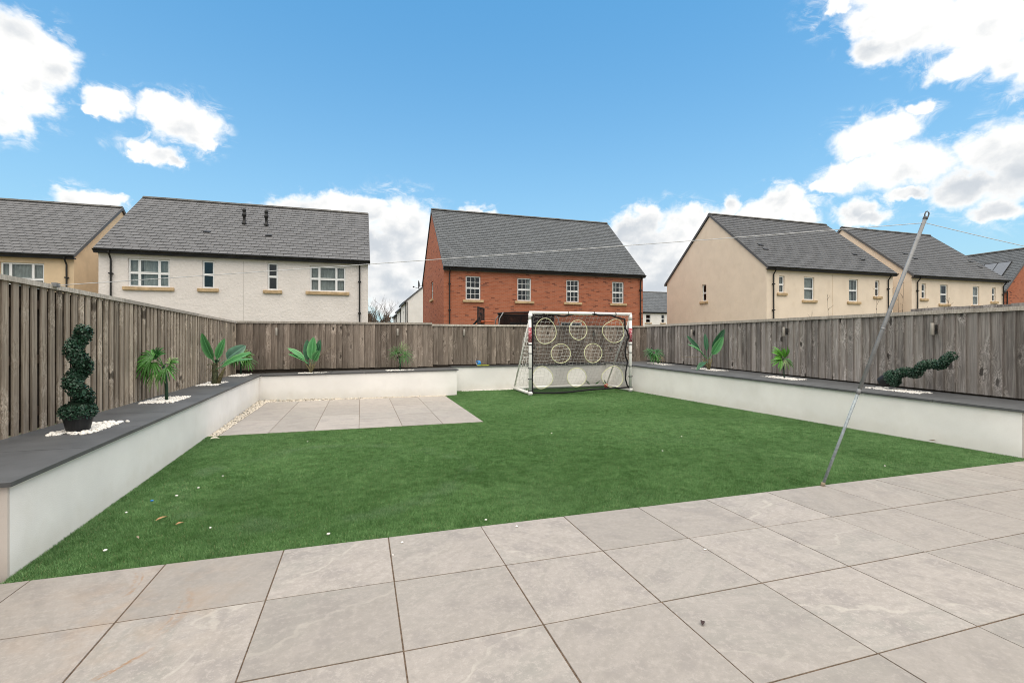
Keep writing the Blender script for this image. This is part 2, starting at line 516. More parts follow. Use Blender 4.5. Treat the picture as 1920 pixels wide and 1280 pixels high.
def m_brick(name):
    m, t = new_mat(name)
    P = pos(t)
    x, y, z = t.sep(P)
    uv = t.xyz(t.m('ADD', x, y), z, 0.0)
    b = t.node('ShaderNodeTexBrick')
    t.put(b.inputs['Vector'], uv)
    b.inputs['Color1'].default_value = (0, 0, 0, 1)
    b.inputs['Color2'].default_value = (1, 1, 1, 1)
    b.inputs['Mortar'].default_value = (0.5, 0.5, 0.5, 1)
    b.inputs['Scale'].default_value = 1.0
    b.inputs['Mortar Size'].default_value = 0.006
    b.inputs['Brick Width'].default_value = 0.225
    b.inputs['Row Height'].default_value = 0.075
    g = b.outputs['Color']
    rnd = t.sep(g)[0]
    c = t.mix(t.sm(rnd, 0.0, 0.75), (0.33, 0.105, 0.056), (0.40, 0.140, 0.078))
    c = t.mix(t.sm(rnd, 0.86, 0.98), c, (0.15, 0.052, 0.036))
    blot = t.noise(P, 0.8, 5, 0.6)
    c = t.mix(t.m('MULTIPLY', t.sm(blot, 0.4, 0.7), 0.30), c, (0.40, 0.145, 0.085))
    c = t.mix(t.m('MULTIPLY', b.outputs['Fac'], 0.55), c, (0.36, 0.24, 0.18))
    finish(t, c, 0.9, t.bump(t.m('SUBTRACT', 1.0, b.outputs['Fac']), 0.4, 0.006), 0.2)
    return m

def m_glass(name, tint=(0.01, 0.012, 0.014)):
    m, t = new_mat(name)
    gl = t.node('ShaderNodeBsdfGlossy', {'Color': (0.9, 0.93, 0.95), 'Roughness': 0.02})
    tr = t.node('ShaderNodeBsdfTransparent', {'Color': (0.80, 0.84, 0.84)})
    lw = t.node('ShaderNodeLayerWeight', {'Blend': 0.5})
    f = t.m('ADD', t.m('MULTIPLY', t.m('POWER', lw.outputs['Facing'], 4.0), 0.6), 0.03, clamp=True)
    mx = t.node('ShaderNodeMixShader')
    t.l.new(f, mx.inputs[0])
    t.l.new(tr.outputs[0], mx.inputs[1])
    t.l.new(gl.outputs[0], mx.inputs[2])
    o = t.node('ShaderNodeOutputMaterial')
    t.l.new(mx.outputs[0], o.inputs[0])
    return m

def m_mesh_cloth(name, col, cover):
    m, t = new_mat(name)
    d = t.node('ShaderNodeBsdfDiffuse', {'Color': col})
    tr = t.node('ShaderNodeBsdfTransparent')
    mx = t.node('ShaderNodeMixShader')
    P = pos(t)
    f = t.lin(t.noise(P, 2.0, 3, 0.5), 0.3, 0.7, cover * 0.9, cover * 1.1)
    t.l.new(f, mx.inputs[0])
    t.l.new(tr.outputs[0], mx.inputs[1])
    t.l.new(d.outputs[0], mx.inputs[2])
    o = t.node('ShaderNodeOutputMaterial')
    t.l.new(mx.outputs[0], o.inputs[0])
    return m

def m_leaf(name, col, rim=None, spread=0.35, rough=0.45, trans=0.15):
    """plastic foliage; rim: paler colour far from the midrib (uses the 'mid' attribute when present)"""
    m, t = new_mat(name)
    r = t.m('FRACT', t.m('ADD', obj_rand(t), isl_rand(t)))
    c = t.mix(r, tuple(q * (1 - spread) for q in col), tuple(q * (1 + spread) for q in col))
    P = pos(t)
    c = t.mix(t.m('MULTIPLY', t.sm(t.noise(P, 12.0, 3, 0.6), 0.4, 0.7), 0.4), c, tuple(q * 0.6 for q in col))
    if rim:
        at = t.node('ShaderNodeAttribute', attribute_name='mid').outputs['Fac']
        c = t.mix(t.m('MULTIPLY', t.sm(at, 0.35, 1.0), 0.7), c, rim)
        c = t.mix(t.sm(at, 0.12, 0.03), c, tuple(min(1, q * 1.6 + 0.03) for q in col))
    finish(t, c, rough, None, 0.4, 0.0)
    return m

M = {}
M['paint'] = m_render('white_painted_render', (0.87, 0.85, 0.82), dirt=(0.52, 0.46, 0.34), dirt_amt=0.24, low=0.20)
M['end_shaded'] = m_render('shaded_end_render', (0.60, 0.545, 0.50), dirt=(0.45, 0.39, 0.34), dirt_amt=0.3, low=0.2)  # darker than the long walls: shade on the camera-facing ends put into the colour
M['coping'] = m_plain('dark_grey_porcelain', (0.088, 0.091, 0.094), 0.55, 0.35, var=0.18, scale=3.0, bump=0.1)
M['wood_left'] = m_wood('weathered_brown_timber', (0.245, 0.196, 0.150), (0.480, 0.410, 0.330), 0.9, 0.30)
M['wood_gap'] = m_wood('shadowed_back_timber', (0.045, 0.031, 0.022), (0.085, 0.060, 0.043), 0.3, 0.05)  # same timber as the uprights, darkened: shade in the gaps put into the colour
M['wood_back'] = m_wood('brown_featheredge_timber', (0.160, 0.126, 0.101), (0.320, 0.268, 0.225), 0.95, 0.40, green=0.18)
M['wood_right'] = m_wood('greyed_featheredge_timber', (0.185, 0.165, 0.150), (0.395, 0.362, 0.335), 0.95, 0.55)
M['rail'] = m_wood('pale_cap_rail', (0.370, 0.330, 0.280), (0.560, 0.515, 0.460), 0.30, 0.25)
M['gravelboard'] = m_plain('dark_gravel_board', (0.045, 0.036, 0.028), 0.9, 0.2)
M['slab'] = m_paving('porcelain_paving', stains=True, tone=0.89, spread=0.45)
M['slab_far'] = m_paving('pale_porcelain_paving', tone=1.0, spread=0.45)
M['joint'] = m_plain('brown_joint_sand', (0.115, 0.083, 0.060), 0.95, 0.1, var=0.35, scale=60.0)
M['soil'] = m_plain('earth', (0.10, 0.085, 0.06), 0.95, 0.1, var=0.3, scale=2.0)
M['slate_white'] = m_slate('grey_slate', (0.106, 0.107, 0.111), 0.11)
M['slate_brick'] = m_slate('blue_grey_slate', (0.080, 0.088, 0.095), 0.16)
M['slate_beige'] = m_slate('charcoal_slate', (0.072, 0.074, 0.078), 0.14)
M['ridge'] = m_plain('ridge_clay', (0.10, 0.097, 0.090), 0.8, 0.25, var=0.3, scale=3.0)
M['house_white'] = m_render('white_roughcast', (0.715, 0.668, 0.638), dirt_amt=0.08, bscale=11.0, bstr=0.45, mott=0.03, bd=0.05)
M['house_tan'] = m_render('tan_render', (0.66, 0.505, 0.335), dirt_amt=0.18, bscale=20.0, bstr=0.5, mott=0.07, bd=0.01)
M['house_beige'] = m_render('beige_render', (0.76, 0.645, 0.525), dirt=(0.58, 0.46, 0.34), dirt_amt=0.25, bscale=20.0, bstr=0.3, mott=0.04, bd=0.01)
M['house_far'] = m_render('far_white_render', (0.80, 0.78, 0.75), dirt_amt=0.08, bscale=12.0, bstr=0.2)
M['brick'] = m_brick('red_brick')
M['upvc'] = m_plain('white_window_plastic', (0.84, 0.84, 0.84), 0.35, 0.45)
M['glass'] = m_glass('window_glass')
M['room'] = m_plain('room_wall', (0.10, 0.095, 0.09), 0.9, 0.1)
M['curtain'] = m_plain('grey_curtain', (0.48, 0.46, 0.44), 0.9, 0.1, var=0.15, scale=4.0)
M['blind'] = m_plain('pale_blind', (0.62, 0.64, 0.68), 0.8, 0.1)
M['sandstone'] = m_plain('buff_sandstone', (0.48, 0.35, 0.21), 0.9, 0.15, var=0.22, scale=5.0)
M['black_plastic'] = m_plain('black_gutter_plastic', (0.010, 0.0095, 0.0095), 0.5, 0.4)
M['lead'] = m_plain('lead_grey', (0.10, 0.10, 0.105), 0.6, 0.3)
M['fascia'] = m_plain('fascia_wood', (0.24, 0.22, 0.20), 0.8, 0.2)
M['galv'] = m_plain('galvanised_steel', (0.20, 0.205, 0.21), 0.5, 0.4, 0.2, var=0.12, scale=22.0, bump=0.1, bscale=90)
M['galv_pale'] = m_plain('worn_galvanised_steel', (0.25, 0.285, 0.30), 0.5, 0.4, 0.2, var=0.25, scale=45.0)
M['line'] = m_plain('clothes_line_cord', (0.50, 0.51, 0.52), 0.7, 0.2)
M['goal'] = m_plain('white_goal_plastic', (0.80, 0.79, 0.76), 0.4, 0.4, var=0.06, scale=9.0)
M['net'] = m_plain('white_net_cord', (0.78, 0.77, 0.73), 0.8, 0.2)
M['strap'] = m_plain('black_strap', (0.015, 0.015, 0.017), 0.7, 0.2)
M['target'] = m_mesh_cloth('black_mesh_cloth', (0.026, 0.026, 0.032), 0.42)
M['rim'] = m_plain('pale_yellow_binding', (0.66, 0.66, 0.42), 0.7, 0.2)
def m_sleeve():
    m, t = new_mat('red_post_sleeve')
    P = pos(t)
    n = t.noise(t.v('MULTIPLY', P, (40, 40, 26)), 1.0, 2, 0.5)
    c = t.mix(t.sm(n, 0.52, 0.60), (0.42, 0.075, 0.10), (0.62, 0.42, 0.42))
    n2 = t.noise(t.v('MULTIPLY', P, (60, 60, 22)), 1.0, 2, 0.5)
    c = t.mix(t.sm(n2, 0.58, 0.64), c, (0.06, 0.02, 0.03))
    finish(t, c, 0.6, None, 0.3)
    return m
M['sleeve'] = m_sleeve()
M['pebble'] = m_plain('white_pebble', (0.78, 0.75, 0.70), 0.7, 0.3, var=0.14, scale=40.0)
M['pebble_cream'] = m_plain('cream_pebble', (0.62, 0.56, 0.47), 0.8, 0.3, var=0.25, scale=40.0)
M['topiary'] = m_leaf('boxwood_leaf', (0.020, 0.060, 0.034), spread=0.55, rough=0.4)
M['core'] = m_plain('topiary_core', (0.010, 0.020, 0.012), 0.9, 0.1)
M['pot'] = m_plain('black_pot', (0.014, 0.015, 0.017), 0.5, 0.4)
M['banana'] = m_leaf('banana_leaf', (0.050, 0.200, 0.062), rim=(0.165, 0.40, 0.16), spread=0.25)
M['banana_blue'] = m_leaf('blue_green_leaf', (0.070, 0.170, 0.115), rim=(0.16, 0.33, 0.22), spread=0.2)
M['banana_dark'] = m_leaf('dark_green_leaf', (0.018, 0.085, 0.036), rim=(0.04, 0.16, 0.07), spread=0.2)
M['palm'] = m_leaf('fan_palm_leaf', (0.050, 0.165, 0.028), spread=0.5)
M['palm_bright'] = m_leaf('bright_palm_leaf', (0.070, 0.230, 0.022), spread=0.35)
M['palm_pale'] = m_leaf('faded_palm_leaf', (0.20, 0.29, 0.12), spread=0.4)
M['palm_dark'] = m_leaf('deep_palm_leaf', (0.018, 0.110, 0.018), spread=0.5)
M['trunk'] = m_plain('plastic_trunk', (0.075, 0.085, 0.045), 0.7, 0.3, var=0.4, scale=30.0)
M['fibre'] = m_plain('trunk_fibre', (0.16, 0.14, 0.075), 0.9, 0.2, var=0.4, scale=40.0)
M['stem_dark'] = m_plain('dark_stem', (0.020, 0.055, 0.030), 0.6, 0.3)
M['dead'] = m_plain('dead_stalk', (0.24, 0.20, 0.14), 0.9, 0.1)
M['twig'] = m_plain('bare_twig', (0.115, 0.085, 0.065), 0.9, 0.1)
M['steel_light'] = m_plain('brushed_steel', (0.36, 0.33, 0.29), 0.45, 0.5, 0.3)
M['lamp_dark'] = m_plain('lamp_bracket', (0.03, 0.028, 0.026), 0.5, 0.4)
M['tramp'] = m_mesh_cloth('trampoline_net', (0.012, 0.012, 0.013), 0.80)
M['solar'] = m_plain('solar_panel', (0.060, 0.072, 0.090), 0.22, 0.6)
M['red'] = m_plain('red_plastic', (0.55, 0.07, 0.05), 0.45, 0.4)
M['orange'] = m_plain('orange_paint', (0.55, 0.13, 0.05), 0.5, 0.4)
M['yellow'] = m_plain('yellow_plastic', (0.55, 0.60, 0.06), 0.5, 0.4)
M['brown_leaf'] = m_plain('dry_leaf', (0.30, 0.18, 0.09), 0.8, 0.2, var=0.3, scale=60)
M['dark_leaf'] = m_plain('dark_dead_leaf', (0.045, 0.030, 0.028), 0.8, 0.2)
M['blue'] = m_plain('blue_plastic', (0.03, 0.20, 0.50), 0.4, 0.4)
M['weed'] = m_leaf('weed_leaf', (0.040, 0.110, 0.030), spread=0.5)

# ================================================================== THE SETTING
# ---- open ground round the garden
g = MB()
g.quad((-1800, -1800, -0.10), (1800, -1800, -0.10), (1800, 1800, -0.10), (-1800, 1800, -0.10))
m_ground, t_ = new_mat('rough_ground')
Pg = pos(t_)
cg = t_.mix(t_.sm(t_.noise(Pg, 0.15, 6, 0.6), 0.35, 0.65), (0.060, 0.085, 0.035), (0.12, 0.105, 0.07))
finish(t_, cg, 0.95, None, 0.1)
tag(g.build('ground', m_ground), kind='structure')

# ---- patio in front
PU0, PV0, PP, PQ = 0.163, 3.135, 0.6015, 0.581
pb = MB()
pb.box(-2.70, -2.2, -0.09, 9.4, PV0 - 0.004, -0.0035)
patio = tag(pb.build('patio', M['joint']), kind='structure')
sl = MB()
sl.box(-PP / 2 + 0.0033, -PQ / 2 + 0.0038, -0.02, PP / 2 - 0.0033, PQ / 2 - 0.0038, 0)
slab_me = sl.mesh('paving_slab', M['slab'], bevel=0.0012)
for j in range(9):
    for i in range(-5, 16):
        x = PU0 + PP * (i + 0.5)
        if x < -2.6 or x > 9.3:
            continue
        link('paving_slab', slab_me, patio, (x + random.uniform(-.0008, .0008), PV0 - PQ * (j + 0.5) + random.uniform(-.0008, .0008), random.uniform(-.0006, .0006)), (0, 0, R(random.uniform(-.08, .08))))

# ---- small terrace at the back
BU = [-1.765, -1.185, -0.615, -0.030, 0.565, 1.155, 1.765]
BV0, BV1 = 7.06, 10.50
tb = MB()
tb.box(BU[0] - 0.01, BV0 + 0.004, -0.09, BU[-1] - 0.004, BV1, -0.0045)
M['joint_pale'] = m_plain('pale_joint_sand', (0.16, 0.125, 0.098), 0.95, 0.1, var=0.35, scale=60.0)
terrace = tag(tb.build('terrace', M['joint_pale']), kind='structure')
for c, cut in enumerate([(8.25, 9.45), (8.25, 9.45), (8.40, 9.60), (7.85, 9.05), (8.15, 9.35), (8.42, 9.62)]):
    vs = [BV0] + list(cut) + [BV1]
    for a, b in zip(vs[:-1], vs[1:]):
        s_ = MB()
        w, h = BU[c + 1] - BU[c] - 0.007, b - a - 0.016
        s_.box(-w / 2, -h / 2, -0.02, w / 2, h / 2, 0)
        link('paving_slab', s_.mesh('paving_slab', M['slab_far'], bevel=0.0016), terrace, ((BU[c] + BU[c + 1]) / 2, (a + b) / 2, 0))

# ---- lawn base and the artificial grass on it
WL = lambda v: -1.772 + (v - 3.2) * (-0.238 / 7.85)          # inner face of the left planter wall
WR = lambda v: 6.64 + (v - 3.2) * (-0.46 / 8.2)              # inner face of the right planter wall
lawn_poly = [(WL(3.137), 3.137), (WR(3.137), 3.137), (WR(11.42), 11.42), (2.07, 11.42), (2.07, 10.62), (BU[-1], 10.56), (BU[-1], BV0), (BU[0] - 0.10, BV0), (WL(BV0) , BV0)]
lb = MB()
lb.add([(x, y, -0.012) for x, y in lawn_poly], [tuple(range(len(lawn_poly)))])
m_lawn = m_plain('turf_backing', (0.045, 0.105, 0.028), 0.95, 0.1, var=0.3, scale=20)
tag(lb.build('lawn', m_lawn), kind='structure')

def in_lawn(u, v):
    ok = (v > 3.130) & (v < 11.41) & (u > WL(v) + 0.004) & (u < WR(v) - 0.004)
    ok &= ~((v > BV0 - 0.004) & (u < BU[-1] + 0.004))
    ok &= ~((v > 10.60) & (u < 2.08))
    return ok

def vnoise(x, y, seed):
    """cheap smooth value noise for blade lean and tone"""
    r_ = np.random.default_rng(seed).random((64, 64))
    xi, yi = np.floor(x).astype(int), np.floor(y).astype(int)
    fx, fy = x - xi, y - yi
    fx, fy = fx * fx * (3 - 2 * fx), fy * fy * (3 - 2 * fy)
    a, b = r_[xi % 64, yi % 64], r_[(xi + 1) % 64, yi % 64]
    c, d = r_[xi % 64, (yi + 1) % 64], r_[(xi + 1) % 64, (yi + 1) % 64]
    return (a * (1 - fx) + b * fx) * (1 - fy) + (c * (1 - fx) + d * fx) * fy

def make_grass():
    us, vs, ws = [], [], []
    for v0, v1, dens, wd in [(3.12, 4.6, 56000, 0.0028), (4.6, 7.0, 27000, 0.0042), (7.0, 11.45, 12000, 0.0070)]:
        n = int((v1 - v0) * 8.7 * dens)
        u, v = rng.uniform(-2.0, 6.7, n), rng.uniform(v0, v1, n)
        k = in_lawn(u, v)
        us.append(u[k]); vs.append(v[k]); ws.append(np.full(k.sum(), wd))
    u, v, w = map(np.concatenate, (us, vs, ws))
    n = len(u)
    lie = vnoise(u * 1.3 + 5, v * 1.3 + 9, 1) * 0.6 + vnoise(u * 4 + 3, v * 4, 2) * 0.4      # brushed patches
    ang = rng.uniform(0, 2 * np.pi, n)
    lean = rng.uniform(0.05, 0.9, n)
    h = rng.uniform(0.009, 0.017, n)
    dx = np.sin(ang) * lean * h + (lie - 0.5) * 0.006
    dy = np.cos(ang) * lean * h + (vnoise(u * 1.1 + 20, v * 1.1 + 31, 3) - 0.5) * 0.006
    a2 = rng.uniform(0, 2 * np.pi, n)
    bx, by = np.cos(a2) * w / 2, np.sin(a2) * w / 2
    co = np.empty((n, 3, 3), np.float32)
    z0 = -0.006
    co[:, 0] = np.stack([u - bx, v - by, np.full(n, z0)], 1)
    co[:, 1] = np.stack([u + bx, v + by, np.full(n, z0)], 1)
    co[:, 2] = np.stack([u + dx, v + dy, z0 + h], 1)
    me = bpy.data.meshes.new('artificial_grass')
    me.vertices.add(n * 3)
    me.vertices.foreach_set('co', co.ravel())
    me.loops.add(n * 3)
    me.loops.foreach_set('vertex_index', np.arange(n * 3, dtype=np.int32))
    me.polygons.add(n)
    me.polygons.foreach_set('loop_start', np.arange(0, n * 3, 3, dtype=np.int32))
    me.polygons.foreach_set('loop_total', np.full(n, 3, np.int32))
    att = me.attributes.new('tone', 'FLOAT', 'POINT')
    tuft = vnoise(u * 22 + 7, v * 22 + 3, 5) * .6 + vnoise(u * 47 + 1, v * 47 + 8, 6) * .4
    tone = np.clip(rng.normal(0.5, 0.20, n) + (vnoise(u * 9 + 2, v * 11 + 5, 7) - .5) * 0.35 + (tuft - .5) * .8, 0, 1)
    att.data.foreach_set('value', np.repeat(tone, 3).astype(np.float32))
    me.update()
    m, t = new_mat('artificial_grass_blades')
    at = t.node('ShaderNodeAttribute', attribute_name='tone').outputs['Fac']
    c = t.mix(at, (0.054, 0.136, 0.034), (0.185, 0.335, 0.128))
    # large pale patches: sheen of the brushed pile put into the colour
    P = pos(t)
    pal = t.sm(t.noise(P, 0.9, 4, 0.55, 0.8), 0.48, 0.72)
    c = t.mix(t.m('MULTIPLY', pal, 0.14), c, (0.20, 0.30, 0.16))
    ringd = t.m('ABSOLUTE', t.m('SUBTRACT', t.v('DISTANCE', t.v('MULTIPLY', P, (1, 1, 0)), (-0.28, 4.72, 0)), t.m('ADD', 1.22, t.m('MULTIPLY', t.m('SUBTRACT', t.noise(P, 1.2, 3, 0.5), 0.5), 0.5))))
    ring = t.m('MULTIPLY', t.sm(ringd, 0.16, 0.02), t.sm(t.noise(P, 2.2, 4, 0.6), 0.42, 0.62))    # where a paddling pool flattened the pile
    c = t.mix(t.m('MULTIPLY', ring, 0.40), c, (0.22, 0.32, 0.19))
    c = t.mix(t.sm(isl_rand(t), 0.965, 0.985), c, (0.30, 0.29, 0.15))
    finish(t, c, 0.55, None, 0.25)
    me.materials.append(m)
    o = link('artificial_grass', me)
    return tag(o, 'bright green artificial grass lawn between the white planter walls', 'artificial grass', kind='stuff')
make_grass()

# ================================================================== PLANTER WALLS
def coping_run(parent, inner, outer, n, z_of, thick=0.024, mat='coping'):
    """slabs laid from inner(s) to outer(s), s in 0..1; z_of(s) is the top"""
    for i in range(n):
        s0, s1 = i / n, (i + 1) / n
        e = 0.0030 / max(0.2, (Vector((*inner(s1), 0)) - Vector((*inner(s0), 0))).length) * (s1 - s0)
        a, b, c, d = inner(s0 + e), inner(s1 - e), outer(s1 - e), outer(s0 + e)
        z0, z1 = z_of(s0), z_of(s1)
        mb = MB()
        mb.hexa([(*a, z0 - thick), (*b, z1 - thick), (*c, z1 - thick), (*d, z0 - thick)], [(*a, z0), (*b, z1), (*c, z1), (*d, z0)])
        ctr = ((a[0] + c[0]) / 2, (a[1] + c[1]) / 2, z0)
        o = mb.build('coping_slab', M[mat], parent, origin=ctr)
        bm = bmesh.new(); bm.from_mesh(o.data)
        bmesh.ops.recalc_face_normals(bm, faces=bm.faces[:])
        bm.to_mesh(o.data); bm.free()

FL = -2.56      # left fence line
FB = 11.60      # back fence line
FR = 7.55       # right fence line
# left planter
lp = thing('planter_wall', 'long white rendered planter with dark grey coping under the left slatted fence', 'planter', (-2.1, 3.2, 0), group='white rendered planters round the lawn')
mb = MB()
mb.prism([(FL - 0.03, 3.216), (WL(3.2), 3.216), (WL(11.0), 11.0), (WL(11.0), FB + 0.05), (FL - 0.03, FB + 0.05)], -0.08, 0.476)
mb.build('wall', M['paint'], lp)
mb = MB(); mb.box(FL - 0.03, 3.200, -0.08, WL(3.2) - 0.0005, 3.214, 0.474); mb.build('end_wall', M['end_shaded'], lp)
coping_run(lp, lambda s: (WL(3.17 + s * 7.78) + 0.028, 3.17 + s * 7.78), lambda s: (FL + 0.005, 3.17 + s * 7.78), 9, lambda s: 0.505)
# corner coping at the back left
mb = MB(); mb.box(FL + 0.005, 10.955, 0.481, WL(10.95) + 0.024, FB - 0.03, 0.505); mb.build('coping_slab', M['coping'], lp)
# back planter (in front of the tall back fence)
BW = lambda u: 11.0 + (u + 2.0) * (-0.32 / 4.05)
bp = thing('planter_wall', 'short white rendered planter behind the small paved terrace', 'planter', (0, 10.8, 0), group='white rendered planters round the lawn')
mb = MB()
x0 = WL(11.0) + 0.001
mb.prism([(x0, BW(x0)), (2.05, BW(2.05)), (2.05, FB + 0.05), (x0, FB + 0.05)], -0.08, 0, ztop=[0.472, 0.54, 0.54, 0.472])
mb.build('wall', M['paint'], bp)
coping_run(bp, lambda s: (-1.972 + s * 4.06, BW(-1.972 + s * 4.06) - 0.028), lambda s: (-1.972 + s * 4.06, FB - 0.03), 6, lambda s: 0.506 + 0.062 * s)
mb = MB(); mb.tube([(2.052, 10.95, 0.40), (2.068, 10.95, 0.40)], 0.055, 16); mb.build('drain_cap', M['black_plastic'], bp)
# recessed low wall behind the goal
rp = thing('planter_wall', 'recessed white rendered wall with narrow coping behind the football goal', 'wall', (4, 11.42, 0), group='white rendered planters round the lawn')
mb = MB(); mb.box(2.052, 11.42, -0.08, WR(11.42) + 0.6, FB + 0.05, 0.566); mb.build('wall', M['paint'], rp)
coping_run(rp, lambda s: (2.056 + s * 4.14, 11.392), lambda s: (2.056 + s * 4.14, FB - 0.03), 5, lambda s: 0.592)
# right planter
qp = thing('planter_wall', 'long white rendered planter with grey coping under the right weathered fence', 'planter', (6.9, 3.2, 0), group='white rendered planters round the lawn')
mb = MB()
mb.prism([(WR(3.2), 3.216), (FR + 0.03, 3.216), (FR + 0.03, FB + 0.05), (WR(11.42), FB + 0.05), (WR(11.418), 11.418)], -0.08, 0, ztop=[0.476, 0.476, 0.61, 0.61, 0.61])
mb.build('wall', M['paint'], qp)
mb = MB(); mb.box(WR(3.2) + 0.0005, 3.200, -0.08, FR + 0.03, 3.214, 0.474); mb.build('end_wall', M['end_shaded'], qp)
RZ = lambda v: 0.506 + (v - 3.2) * 0.0162
coping_run(qp, lambda s: (FR - 0.005, 3.17 + s * 8.35), lambda s: (WR(3.17 + s * 8.35) - 0.028, 3.17 + s * 8.35), 10, lambda s: RZ(3.17 + s * 8.35))

# ================================================================== FENCES
def featheredge(name, label, a, b, z0, z1, pitch, mat, into, cap_h=0.045, cap_t=0.05, z1b=None, group='close-boarded garden fences'):
    """overlapping wedge boards from a to b; into: unit vector towards the garden"""
    A_, B_ = Vector((*a, 0)), Vector((*b, 0))
    L = (B_ - A_).length
    dx = (B_ - A_).normalized()
    root = thing(name, label, 'fence', (*a, 0), group=group)
    ang = math.atan2(dx.y, dx.x)
    flip = 1 if Vector((-dx.y, dx.x, 0)).dot(Vector((*into, 0))) > 0 else -1
    z1b = z1 if z1b is None else z1b
    n = int(L / pitch)
    w = pitch * 1.18
    wed = []
    for q in range(3):                                       # three boards with their own slight warp
        mb = MB()
        t0, t1 = 0.005, 0.033 + 0.004 * q
        mb.hexa([(0, 0, 0), (w, 0, 0), (w, flip * t1, 0), (0, flip * t0, 0)] if flip > 0 else [(0, -t0, 0), (w, -t1, 0), (w, 0, 0), (0, 0, 0)],
                [(0.002 * (q - 1), 0, 1), (w + 0.002 * (q - 1), 0, 1), (w + 0.002 * (q - 1), flip * t1, 1), (0.002 * (q - 1), flip * t0, 1)] if flip > 0 else [(0.002 * (q - 1), -t0, 1), (w + 0.002 * (q - 1), -t1, 1), (w + 0.002 * (q - 1), 0, 1), (0.002 * (q - 1), 0, 1)])
        wed.append(mb)
    for i in range(n):
        f = i / n
        zt = z1 + (z1b - z1) * f
        zb = z0 + random.uniform(-0.006, 0.006)
        base = wed[i % 3]
        mb = MB(); mb.f = base.f; mb.mi = base.mi
        mb.v = [(x, y, z * (zt - zb)) for x, y, z in base.v]
        me = mb.mesh('board', M[mat])
        link('board', me, root, (dx.x * i * pitch, dx.y * i * pitch, zb), (0, 0, ang + R(random.uniform(-0.5, 0.5))))
    # cap rail, in lengths
    nr = max(1, int(L / 2.4))
    for i in range(nr):
        f0, f1 = i / nr, (i + 1) / nr
        mb = MB()
        nrm = Vector((*into, 0))
        p0, p1 = A_ + dx * (L * f0 + 0.001), A_ + dx * (L * f1 - 0.001)
        za, zb = z1 + (z1b - z1) * f0, z1 + (z1b - z1) * f1
        lo, hi = [], []
        for p, zz in ((p0, za), (p1, zb)):
            lo.append(p - nrm * 0.02 + Vector((0, 0, zz + 0.001)))
            hi.append(p - nrm * 0.02 + Vector((0, 0, zz + cap_h)))
        q = [lo[0], lo[1], lo[1] + nrm * (cap_t + 0.02), lo[0] + nrm * (cap_t + 0.02)]
        q2 = [hi[0], hi[1], hi[1] + nrm * (cap_t + 0.02), hi[0] + nrm * (cap_t + 0.02)]
        o = mb.hexa(q, q2).build('cap_rail', M['rail'], root, origin=(p0.x, p0.y, za))
        bm = bmesh.new(); bm.from_mesh(o.data)
        bmesh.ops.recalc_face_normals(bm, faces=bm.faces[:])
        bm.to_mesh(o.data); bm.free()
    mb = MB()
    nrm = Vector((*into, 0))
    p = [A_ - nrm * 0.05, B_ - nrm * 0.05, B_ - nrm * 0.012, A_ - nrm * 0.012]
    mb.hexa([(q.x, q.y, 0.0) for q in p], [(q.x, q.y, z0 + 0.05) for q in p])
    mb.build('gravel_board', M['gravelboard'], root)
    return root

featheredge('garden_fence', 'brown close-boarded back fence, taller left stretch above the short planter', (FL - 0.06, FB), (1.62, FB), 0.585, 1.590, 0.121, 'wood_back', (0, -1))
featheredge('garden_fence', 'brown close-boarded back fence, lower stretch behind the football goal', (1.62, FB + 0.01), (FR, FB + 0.01), 0.622, 1.560, 0.121, 'wood_back', (0, -1))
featheredge('garden_fence', 'grey weathered close-boarded fence along the right planter', (FR, FB), (FR, 0.9), 0.66, 1.575, 0.125, 'wood_right', (-1, 0), cap_h=0.052, z1b=1.595)
for o in bpy.data.objects:
    if o.get('label', '').startswith('grey weathered'):
        for c in o.children:
            if c.name.startswith('board'):              # the boards follow the coping down towards the patio
                v = FB + c.location.y
                zb = 0.022 + RZ(max(v, 3.2))
                top = c.location.z + max(q.co.z for q in c.data.vertices)
                for q in c.data.vertices:
                    q.co.z = 0 if q.co.z < 0.1 else top - zb
                c.location.z = zb
            elif c.name.startswith('gravel'):
                for q in c.data.vertices:
                    if q.co.z > 0.1:
                        q.co.z = RZ(max(q.co.y + FB, 3.2)) + 0.10

# left fence: narrow uprights with dark gaps
lf = thing('slatted_fence', 'brown vertical slatted fence with dark gaps along the left planter', 'fence', (FL, 1.2, 0), group='close-boarded garden fences')
LT = lambda v: 1.690 + (v - 4.5) * (-0.108 / 7.1)
pitch = 0.115
n = int((FB - 1.2) / pitch)
for i in range(n):
    v = 1.2 + pitch * i
    zt = LT(v)
    mb = MB()
    w = 0.070 + random.uniform(-0.005, 0.005)
    zb = 0.500 if v > 3.2 else 0.02
    tk = 0.017
    mb.box(0, 0, 0, tk, w, zt - zb)
    link('upright_board', mb.mesh('upright_board', M['wood_left'], bevel=0.0025), lf, (0.0 + random.uniform(-.002, .002), v - 1.2, zb), (R(random.uniform(-0.12, 0.12)), 0, R(random.uniform(-0.8, 0.8))))
    mb = MB(); mb.box(0, 0, 0, 0.018, 0.085, zt - zb - 0.01)
    link('backing_board', mb.mesh('backing_board', M['wood_gap']), lf, (-0.062, v - 1.2 + 0.056, zb))
